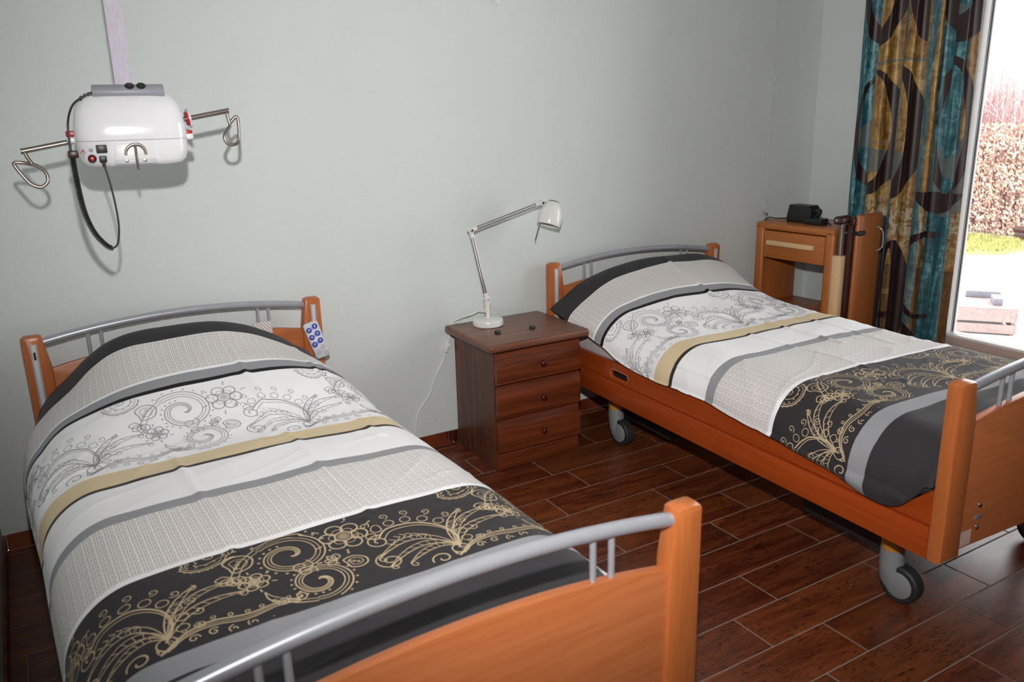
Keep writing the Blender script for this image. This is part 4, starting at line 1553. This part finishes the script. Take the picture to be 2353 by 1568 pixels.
# coiled cord: from the remote down, round and back up into the plug
b = MB()
path = catmull([(-0.082, -0.048, 0.088), (-0.104, -0.05, 0.080), (-0.130, -0.072, 0.060), (-0.146, -0.096, 0.020), (-0.150, -0.102, -0.030), (-0.149, -0.104, -0.060)], 8)
b.tube(path, 0.0028, 10)
for i in range(24):                                    # ribbed strain relief
    f = i / 23
    p = path[int(f * 12)]
    if i % 3 == 0:
        b.tube([p + Vector((0.0015, 0, 0)), p - Vector((0.0015, 0, 0))], 0.0058, 12)
coilp = catmull([(-0.149, -0.104, -0.058), (-0.148, -0.104, -0.12), (-0.144, -0.104, -0.19), (-0.136, -0.104, -0.235), (-0.122, -0.104, -0.272), (-0.100, -0.104, -0.302), (-0.088, -0.104, -0.308)], 30)
hel = []
NT_ = 62
cum = [0.0]
for a_, b_ in zip(coilp, coilp[1:]):
    cum.append(cum[-1] + (b_ - a_).length)
for k in range(NT_ * 12 + 1):
    s_ = cum[-1] * k / (NT_ * 12)
    i = min(max(0, int(np.searchsorted(cum, s_)) - 1), len(coilp) - 2)
    f = (s_ - cum[i]) / max(1e-9, cum[i + 1] - cum[i])
    p = coilp[i].lerp(coilp[i + 1], f)
    tg = (coilp[i + 1] - coilp[i]).normalized()
    e1 = Vector((0, 1, 0))
    e2 = tg.cross(e1).normalized()
    a_ = 2 * pi * k / 12
    hel.append(p + e1 * cos(a_) * 0.0058 + e2 * sin(a_) * 0.0058)
b.tube(hel, 0.0019, 6)
b.tube(catmull([(-0.088, -0.104, -0.308), (-0.075, -0.104, -0.297), (-0.066, -0.104, -0.255), (-0.066, -0.104, -0.20), (-0.071, -0.104, -0.14), (-0.078, FY - 0.003, -0.094)], 8), 0.0026, 10)
b.build('coiled_cord', M['black'], lift)
# strap up to the ceiling track and its buckle
b = MB()
zt = HC - LC.z - 0.03
b.prism([(-0.0215, 0.10), (0.0215, 0.10), (0.0215, zt), (-0.0215, zt)], 0.008, 0.0105, 'xz')
b.build('strap', M['web'], lift, smooth=False)
b = MB()
b.box((-0.027, 0.002, 0.092), (0.027, 0.016, 0.101), 0.002)
b.build('buckle', M['alu'], lift)
# tilted spreader bar with sling hooks
def bar(x):
    return Vector((x, 0.050 + 0.06 * x, -0.007 + 0.172 * x))


for sgn in (-1, 1):
    xa, xb = sgn * 0.120, (-0.267 if sgn < 0 else 0.268)
    b = MB()
    b.tube([bar(xa), bar(xb)], 0.0072, 16)
    b.tube([bar(xb), bar(xb) + Vector((sgn * 0.003, 0, 0.0))], 0.0082, 16)
    arm = b.build('spreader_arm', M['steel'], lift)
    e = bar(xb) + Vector((-0.004 * sgn, 0, 0))
    b = MB()
    if sgn > 0:
        hk = [e, e + Vector((0.003, 0, -0.022)), e + Vector((0.006, -0.002, -0.040)), e + Vector((-0.004, -0.006, -0.055)), e + Vector((-0.014, -0.010, -0.072)), e + Vector((-0.010, -0.012, -0.090)), e + Vector((0.008, -0.012, -0.096)),
              e + Vector((0.024, -0.010, -0.086)), e + Vector((0.029, -0.006, -0.058)), e + Vector((0.030, -0.002, -0.026)), e + Vector((0.024, 0, -0.018)), e + Vector((0.006, 0.002, -0.036))]
    else:
        hk = [e, e + Vector((0.006, 0, -0.018)), e + Vector((0.013, 0, -0.034)), e + Vector((-0.004, -0.004, -0.030)), e + Vector((-0.024, -0.006, -0.028)), e + Vector((-0.026, -0.008, -0.036)), e + Vector((-0.012, -0.010, -0.062)), e + Vector((0.004, -0.012, -0.085)),
              e + Vector((0.026, -0.012, -0.094)), e + Vector((0.044, -0.010, -0.080)), e + Vector((0.042, -0.006, -0.056)), e + Vector((0.026, -0.002, -0.040)), e + Vector((0.013, 0, -0.034))]
    b.tube(catmull(hk, 7), 0.0048, 12)
    b.build('sling_hook', M['steel'], arm)
    b = MB()
    c0 = bar(sgn * (0.156 if sgn > 0 else 0.150))
    d = (bar(1) - bar(0)).normalized() * sgn
    b.tube([c0, c0 + d * 0.005], 0.027 if sgn > 0 else 0.012, 24)
    b.build('arm_flange', M['alu'], arm)
    if sgn > 0:
        MB().tube([c0 - d * 0.006, c0], 0.019, 24).build('flange_ring', M['red'], arm)
    b = MB()
    b.box((sgn * 0.137 - 0.010, -0.030, -0.010), (sgn * 0.137 + 0.010, 0.03, 0.010) if sgn > 0 else (sgn * 0.137 + 0.010, 0.02, 0.006), 0.006) if False else None
    x0_, x1_ = sorted((sgn * 0.132, sgn * 0.158))
    b.box((x0_, -0.022, -0.036), (x1_, 0.020, -0.019), 0.007, 3)
    b.build('lever', M['white_gloss'], lift)
    b = MB()
    b.box((x0_, -0.020, -0.020), (x1_ - 0.002 * sgn, 0.018, -0.011 if sgn > 0 else -0.004), 0.003, 2)
    b.build('lever_mark', M['red'], lift)
b = MB()
b.box((-0.158, -0.112, -0.070), (-0.134, -0.080, -0.052), 0.003)
b.build('cord_clip', M['brown_dk'], lift)
# ceiling track that carries the strap (above the picture)
b = MB()
b.box((LC.x - 0.035, -3.6, HC - 0.045), (LC.x + 0.035, -0.05, HC), 0.004)
trk = b.build('ceiling_track', M['frame_white'])
tag(trk, 'white ceiling track above the picture that carries the lift strap', 'track')

# thin pale pull cord whose end just shows at the top of the picture
b = MB()
b.tube(catmull([(2.735, -0.012, HC), (2.752, -0.012, 2.10), (2.766, -0.012, 1.90), (2.779, -0.012, 1.848)], 6), [0.002] * 12 + [0.003, 0.0045, 0.006, 0.006, 0.006, 0.006, 0.004], 10)
o = b.build('pull_cord', M['white'])
tag(o, 'pale cord end hanging against the wall at the top edge of the photo', 'cord')

# clear bead chain loop on the back wall beside the corner
bc = thing('bead_chain', 'clear plastic bead chain loop hanging on the back wall near the room corner', 'chain', (4.385, -0.012, 0.87))
b = MB()
for dx in (-0.004, 0.010):
    n_ = 150
    for i in range(n_):
        z = 0.03 + (HC - 0.90) * i / n_
        x = dx + (0 if dx < 0 else 0.0) - 0.0 * z
        bmesh.ops.create_icosphere(b.bm, subdivisions=1, radius=0.0030, matrix=Matrix.Translation((x + 0.012 - 0.0045 * z, 0, z)))
    b.tube([(dx + 0.012, 0, 0.02), (dx + 0.012 - 0.0045 * (HC - 0.90), 0, HC - 0.87)], 0.0012, 6)
b.build('beads', M['clear'], bc)
b = MB()
b.box((0.008, -0.008, -0.008), (0.024, 0.011, 0.006), 0.002)
b.box((-0.002, -0.003, 0.004), (0.012, 0.011, 0.010), 0.002)
b.tube([(0.016, -0.004, -0.006), (0.010, -0.004, -0.028)], 0.0025, 8)
bmesh.ops.create_icosphere(b.bm, subdivisions=2, radius=0.008, matrix=Matrix.Translation((0.004, -0.002, -0.040)))
b.build('tensioner', M['chrome'], bc)

# ================================================================== bedside cabinet in the corner
CB = thing('bedside_cabinet', 'beech bedside cabinet with open shelf and one drawer in the corner by the curtain', 'cabinet', (4.234, -0.100, 0), radians(90) + 0.09)
# local axes: -x of the cabinet runs towards the camera (its width), +y is the open front (towards the bed) -> use local frame below
CWd, CDp, CHt = 0.455, 0.335, 0.852
# local x: from back-left corner along the front towards the camera is -x after the turn; build with x in [-CWd, 0], y in [-CDp, 0] behind the front plane
b = MB()
def cab(x0, x1, y0, y1, z0, z1, bev=0.002, mat='cab_wood', name='panel', parent=CB):
    return MB().box((x0, y0, z0), (x1, y1, z1), bev).build(name, M[mat], parent)


PW = 0.050
for x0_, x1_ in ((-PW, 0), (-CWd, -CWd + PW)):
    MB().box((x0_, -0.034, 0.02), (x1_, 0.0, CHt - 0.004), 0.014, 3).build('front_post', M['cab_wood'], CB)
MB().box((-0.018, -CDp, 0.06), (0, -0.03, CHt - 0.01), 0.002).build('side_panel', M['cab_wood'], CB)
b = MB()
b.box((-CWd, -CDp, 0.62), (-CWd + 0.018, -0.03, CHt - 0.01), 0.002)
b.box((-CWd, -CDp, 0.06), (-CWd + 0.018, -0.03, 0.30), 0.002)
b.box((-CWd, -0.06, 0.06), (-CWd + 0.018, -0.03, CHt - 0.01), 0.002)
b.build('side_panel', M['cab_wood'], CB)
cab(-CWd, 0, -CDp, 0.0, CHt - 0.034, CHt, 0.009, 'cab_wood_y', 'top')
cab(-CWd + 0.018, -0.018, -CDp, -0.004, 0.395, 0.415, 0.002, 'cab_wood_y', 'shelf')
cab(-CWd + 0.018, -0.018, -CDp, -0.004, 0.06, 0.08, 0.002, 'cab_wood_y', 'bottom')
dr = MB().box((-CWd + 0.052, -0.30, CHt - 0.178), (-0.052, -0.006, CHt - 0.040), 0.003).build('drawer', M['cab_wood_y'], CB)
MB().box((-CWd + 0.105, -0.008, CHt - 0.112), (-0.075, 0.012, CHt - 0.086), 0.006).build('drawer_handle', M['cream'], dr)
for x in (-0.05, -CWd + 0.05):
    for y in (-0.05, -CDp + 0.05):
        b = MB()
        b.tube([(x - 0.008, y, 0.025), (x + 0.008, y, 0.025)], 0.025, 18)
        b.box((x - 0.006, y - 0.006, 0.025), (x + 0.006, y + 0.006, 0.062))
        b.build('castor', M['rubber'], CB)
# table leaf folded down against the near side, on its lift column
b = MB()
b.box((-CWd - 0.052, -0.028, 0.10), (-CWd - 0.006, 0.014, 0.735), 0.004)
b.build('table_column', M['cream'], CB)
b = MB()
b.tube([(-CWd - 0.030, -0.012, 0.73), (-CWd - 0.030, -0.012, 0.905)], 0.0135, 18)
b.build('table_post', M['steel'], CB)
b = MB()
b.box((-CWd - 0.050, -0.065, 0.884), (-CWd - 0.006, 0.036, 0.922), 0.014, 3)
b.box((-CWd - 0.075, -0.085, 0.872), (-CWd - 0.040, -0.040, 0.915), 0.010, 3)
arm = b.build('table_bracket', M['brown_dk'], CB)
b = MB()
b.tube([(-CWd - 0.030, 0.036, 0.905), (-CWd - 0.030, 0.039, 0.905)], 0.008, 14)
b.build('bracket_bolt', M['chrome'], arm)
lf = MB().box((-CWd - 0.092, -0.250, 0.30), (-CWd - 0.066, -0.052, 0.926), 0.012, 3).build('table_leaf', M['cab_wood'], CB)
b = MB()
b.box((-CWd - 0.067, -0.248, 0.31), (-CWd - 0.030, -0.030, 0.880), 0.004)
b.build('leaf_back', M['brown_dk'], lf)
b = MB()
xh = -CWd - 0.092
b.tube(catmull([(xh + 0.002, -0.205, 0.86), (xh - 0.018, -0.207, 0.85), (xh - 0.026, -0.215, 0.83), (xh - 0.026, -0.222, 0.77), (xh - 0.018, -0.212, 0.75), (xh + 0.002, -0.210, 0.742)], 5), 0.0035, 10)
b.build('leaf_handle', M['chrome'], lf)
b = MB()
b.tube([(-CWd - 0.030, -0.012, 0.842), (-CWd - 0.034, -0.070, 0.842)], 0.010, 14)
b.build('post_clamp', M['chrome'], CB)
b = MB()
b.box((-CWd - 0.100, -0.100, 0.828), (-CWd - 0.060, -0.050, 0.852), 0.008, 3)
b.build('clamp_lever', M['black'], CB)

# charger lying on the cabinet, cord running down behind it
cw = CB.matrix_basis
cab_m = Matrix.Translation(CB.location) @ Matrix.Rotation(CB.rotation_euler.z, 4, 'Z')
ch = thing('battery_charger', 'black charger block with its cord bundle lying on the corner cabinet', 'charger', cab_m @ Vector((-0.17, -0.13, CHt)), CB.rotation_euler.z)
b = MB()
b.prism([(-0.085, 0.0), (0.058, 0.0), (0.058, 0.030), (0.046, 0.088), (-0.070, 0.088), (-0.085, 0.070)], -0.045, 0.035, 'xz', 0.006)
b.build('charger_block', M['black'], ch)
b = MB()
b.box((-0.165, 0.0, 0.0), (-0.060, 0.060, 0.034), 0.006)
b.build('power_brick', M['black'], ch)
b = MB()
for k in range(3):
    b.tube(catmull([(-0.075, 0.0 + 0.008 * k, 0.030), (-0.095, 0.004 + 0.008 * k, 0.066), (-0.115, 0.008 * k, 0.070 - 0.006 * k), (-0.116, 0.008 * k, 0.052), (-0.100, 0.01 + 0.008 * k, 0.034)], 6), 0.005, 8)
b.tube(catmull([(-0.16, 0.03, 0.014), (-0.185, 0.035, 0.016), (-0.19, 0.02, 0.006), (-0.17, 0.0, 0.005)], 6), 0.003, 8)
b.tube(catmull([(0.055, -0.01, 0.012), (0.10, -0.006, 0.010), (0.140, 0.010, 0.008), (0.172, 0.030, 0.010), (0.188, 0.05, -0.02), (0.190, 0.07, -0.10), (0.188, 0.085, -0.25), (0.186, 0.09, -0.45), (0.184, 0.09, -0.80), (0.18, 0.09, -0.848)], 8), 0.0032, 8)
b.build('charger_cord', M['black'], ch)

# ================================================================== curtain
CX, CY0, CY1 = 4.662, -0.325, -0.905
NS, NZ = 150, 60
verts, faces, uvv = [], [], []
ztop_, zbot = 2.44, 0.015
for i in range(NZ + 1):
    z = zbot + (ztop_ - zbot) * i / NZ
    for j in range(NS + 1):
        s = j / NS
        # widening slightly towards the floor on the near side
        y0 = CY0 + 0.004 * (z - 1)
        y1 = CY1 + 0.012 * (z - 1)
        ph = 2 * pi * (s * 4.6 + 0.10) + 0.35 * sin(5 * s + z)
        amp = 0.035 * (0.85 + 0.25 * sin(3 * s + 0.8 * z)) * sstep(0.0, 0.10, s) * (0.8 + 0.2 * sstep(2.4, 1.2, z))
        x = CX - amp * sin(ph) - 0.010 * noise.noise((s * 6, z * 1.5, 0.0))
        y = y0 + (y1 - y0) * s + 0.013 * sin(2 * ph + 0.6) * sstep(0.0, 0.1, s) * sstep(1.0, 0.93, s)
        verts.append((x, y, z))
        uvv.append((0.58 * s + 0.004 * sin(ph), z))
for i in range(NZ):
    for j in range(NS):
        a = i * (NS + 1) + j
        faces.append((a, a + 1, a + NS + 2, a + NS + 1))
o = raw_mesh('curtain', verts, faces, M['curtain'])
uvl = o.data.uv_layers.new(name='UVMap')
li = np.empty(len(o.data.loops), dtype=np.int32)
o.data.loops.foreach_get('vertex_index', li)
uvl.data.foreach_set('uv', np.array(uvv, dtype=np.float32)[li].ravel())
sm = o.modifiers.new('thickness', 'SOLIDIFY')
sm.thickness = 0.002
tag(o, 'teal and gold ring-patterned curtain drawn aside at the window', 'curtain')
b = MB()
b.tube([(CX, -0.05, 2.455), (CX, -2.6, 2.455)], 0.012, 14)
for y in (-0.30, -1.4, -2.5):
    b.box((CX - 0.006, y - 0.006, 2.455), (CX + 0.006, y + 0.006, HC))
o = b.build('curtain_rail', M['steel'])
tag(o, 'steel curtain rail above the window, out of the picture', 'rail')

# ================================================================== outdoors
struct(MB().box((XR + WT, -14, -0.30), (24, 12, -0.002)).build('ground_outside', M['paving'], smooth=False))
# lawn strip with tufted edge
b = MB()
pts = []
rnd = random.Random(11)
for i in range(40):
    a = 2 * pi * i / 40
    pts.append((9.15 + 0.62 * cos(a) * (1 + 0.05 * rnd.uniform(-1, 1)), 1.75 + 0.62 * sin(a) * (1 + 0.05 * rnd.uniform(-1, 1))))
b.prism(pts, -0.002, 0.03, 'xy')
lawn = b.build('lawn', M['grass'])
bm = bmesh.new()
for i in range(5200):
    a, r = rnd.uniform(0, 2 * pi), sqrt(rnd.random())
    x, y = 9.15 + 0.61 * r * cos(a), 1.75 + 0.61 * r * sin(a)
    h, w, d = rnd.uniform(0.015, 0.05), rnd.uniform(0.003, 0.008), rnd.uniform(0, pi)
    lx, ly = rnd.uniform(-0.03, 0.03), rnd.uniform(-0.03, 0.03)
    vs = [bm.verts.new(p) for p in ((x - w * cos(d), y - w * sin(d), 0.028), (x + w * cos(d), y + w * sin(d), 0.028), (x + lx, y + ly, 0.03 + h))]
    bm.faces.new(vs)
me = bpy.data.meshes.new('grass_blades')
bm.to_mesh(me)
bm.free()
me.materials.append(M['grass'])
o = bpy.data.objects.new('grass_blades', me)
COL.objects.link(o)
o.parent = lawn
tag(lawn, 'patch of green grass between the paving and the hedge outside', 'grass', None, 'stuff')

# beech hedge: brown leaves below, bare pinkish twigs above
hedge = thing('beech_hedge', 'brown-leaved beech hedge with bare twigs rising above it outside the window', 'hedge', (10.35, 2.1, 0))
rnd = random.Random(5)
bm = bmesh.new()
HX0, HX1, HY0, HY1 = -0.45, 0.45, -1.5, 1.6
for i in range(34000):
    y = rnd.uniform(HY0, HY1)
    d = rnd.random() ** 1.7
    x = HX0 + (HX1 - HX0) * d
    z = 0.03 + 1.14 * rnd.random() ** 0.9 + 0.06 * noise.noise((y * 3, x * 3, 0))
    s = rnd.uniform(0.010, 0.025)
    c = Vector((x, y, z))
    a = Vector((rnd.gauss(0, 1), rnd.gauss(0, 1), rnd.gauss(0, 1))).normalized()
    e = a.orthogonal().normalized()
    f = a.cross(e)
    vs = [bm.verts.new(c + q) for q in (e * s, f * s * 0.6 + a * s * 0.15, -e * s, -f * s * 0.6 + a * s * 0.1)]
    bm.faces.new(vs)
me = bpy.data.meshes.new('leaves')
bm.to_mesh(me)
bm.free()
me.materials.append(M['leaf'])
o = bpy.data.objects.new('leaves', me)
COL.objects.link(o)
o.parent = hedge
o['kind'] = 'stuff'
b = MB()
for i in range(850):
    y, x = rnd.uniform(HY0, HY1), rnd.uniform(HX0 + 0.1, HX1)
    h = rnd.uniform(1.4, 2.0) * (0.93 + 0.12 * noise.noise((y * 1.3, 0, 3)))
    lx, ly = rnd.uniform(-0.10, 0.10), rnd.uniform(-0.18, 0.18)
    p0 = Vector((x, y, 0))
    p1 = Vector((x + lx * 0.4, y + ly * 0.4, h * 0.55))
    p2 = Vector((x + lx, y + ly, h))
    b.tube([p0, p1, p2], [0.007, 0.005, 0.0018], 5, cap=False)
    for k in range(5):
        f = rnd.uniform(0.35, 0.95)
        q = p0.lerp(p2, f)
        r_ = Vector((rnd.uniform(-0.10, 0.10), rnd.uniform(-0.16, 0.16), rnd.uniform(0.08, 0.28)))
        b.tube([q, q + r_], [0.0032, 0.0014], 4, cap=False)
o = b.build('twigs', M['twig'], hedge)
o['kind'] = 'stuff'
# taller shrubs behind
rnd = random.Random(9)
for k, (x, y, h, lab) in enumerate(((12.0, 2.9, 1.92, 'bare grey-pink shrub behind the hedge, the tall one'), (12.6, 4.4, 1.75, 'bare grey-pink shrub behind the hedge, half hidden by the window frame'))):
    b = MB()
    for i in range(150):
        a = rnd.uniform(0, 2 * pi)
        r_ = rnd.uniform(0.1, 0.6)
        hh = h * rnd.uniform(0.7, 1.0) * (1 - 0.12 * r_)
        p0 = Vector((0.2 * cos(a), 0.2 * sin(a), 0))
        p2 = Vector((r_ * cos(a), r_ * sin(a), hh))
        p1 = p0.lerp(p2, 0.5) + Vector((0, 0, 0.2))
        b.tube([p0, p1, p2], [0.010, 0.007, 0.002], 5, cap=False)
        for q in range(7):
            f = rnd.uniform(0.4, 0.98)
            c = p0.lerp(p2, f)
            b.tube([c, c + Vector((rnd.uniform(-.1, .1), rnd.uniform(-.1, .1), rnd.uniform(.05, .2)))], [0.0035, 0.0015], 4, cap=False)
    o = b.build('bare_shrub', M['twig'])
    o.location = (x, y, -0.002)
    tag(o, lab, 'shrub', 'bare shrubs behind the hedge')

# weathered wooden crate on the terrace
cr = thing('wooden_crate', 'weathered wooden crate with dovetailed corners standing on the terrace outside', 'crate', (6.26, -0.18, -0.002), radians(38))
CWx, CWy, CWz = 0.44, 0.36, 0.165
hx, hy = CWx / 2, CWy / 2
for side in range(4):
    for z0, z1 in ((0.012, 0.070), (0.086, 0.165)):
        b = MB()
        if side == 0:
            b.box((-hx, -hy, z0), (hx, -hy + 0.012, z1), 0.0015, 1)
        elif side == 1:
            b.box((-hx, hy - 0.012, z0), (hx, hy, z1), 0.0015, 1)
        elif side == 2:
            b.box((-hx, -hy + 0.012, z0), (-hx + 0.012, hy - 0.012, z1), 0.0015, 1)
        else:
            b.box((hx - 0.012, -hy + 0.012, z0), (hx, hy - 0.012, z1), 0.0015, 1)
        b.build('plank', M['crate'], cr)
for sx in (-1, 1):
    for sy in (-1, 1):
        b = MB()
        b.box((sx * (hx - 0.022) - 0.010, sy * (hy - 0.022) - 0.010, 0.0), (sx * (hx - 0.022) + 0.010, sy * (hy - 0.022) + 0.010, 0.163))
        b.build('corner_post', M['crate'], cr)
b = MB()
b.box((-hx + 0.003, -hy + 0.003, 0.163), (hx - 0.003, hy - 0.003, 0.173), 0.002)
b.build('lid', M['crate'], cr)
cm = Matrix.Translation(cr.location) @ Matrix.Rotation(cr.rotation_euler.z, 4, 'Z')
for k, (x, y, wx, wy, lab) in enumerate(((-0.07, -0.075, 0.14, 0.05, 'grey stone slab on the crate lid, the one nearer the curtain'), (0.105, -0.02, 0.05, 0.20, 'grey stone slab on the crate lid, the long one away from the curtain'))):
    b = MB()
    b.box((-wx / 2, -wy / 2, 0), (wx / 2, wy / 2, 0.045), 0.004)
    o = b.build('stone_slab', M['slab'])
    o.location = cm @ Vector((x, y, 0.173))
    o.rotation_euler = (0, 0, cr.rotation_euler.z)
    tag(o, lab, 'slab', 'slabs on the crate')
# dark timber end just inside the frame at the right, by the lawn
b = MB()
b.box((-0.05, -0.07, 0), (0.05, 0.07, 0.10), 0.006)
b.box((-0.06, -0.08, 0.10), (0.06, 0.08, 0.15), 0.006)
o = b.build('timber_stack', M['brown_dk'])
o.location = (9.815, 1.456, -0.002)
tag(o, 'dark timber block on the paving at the lawn edge outside', 'timber')
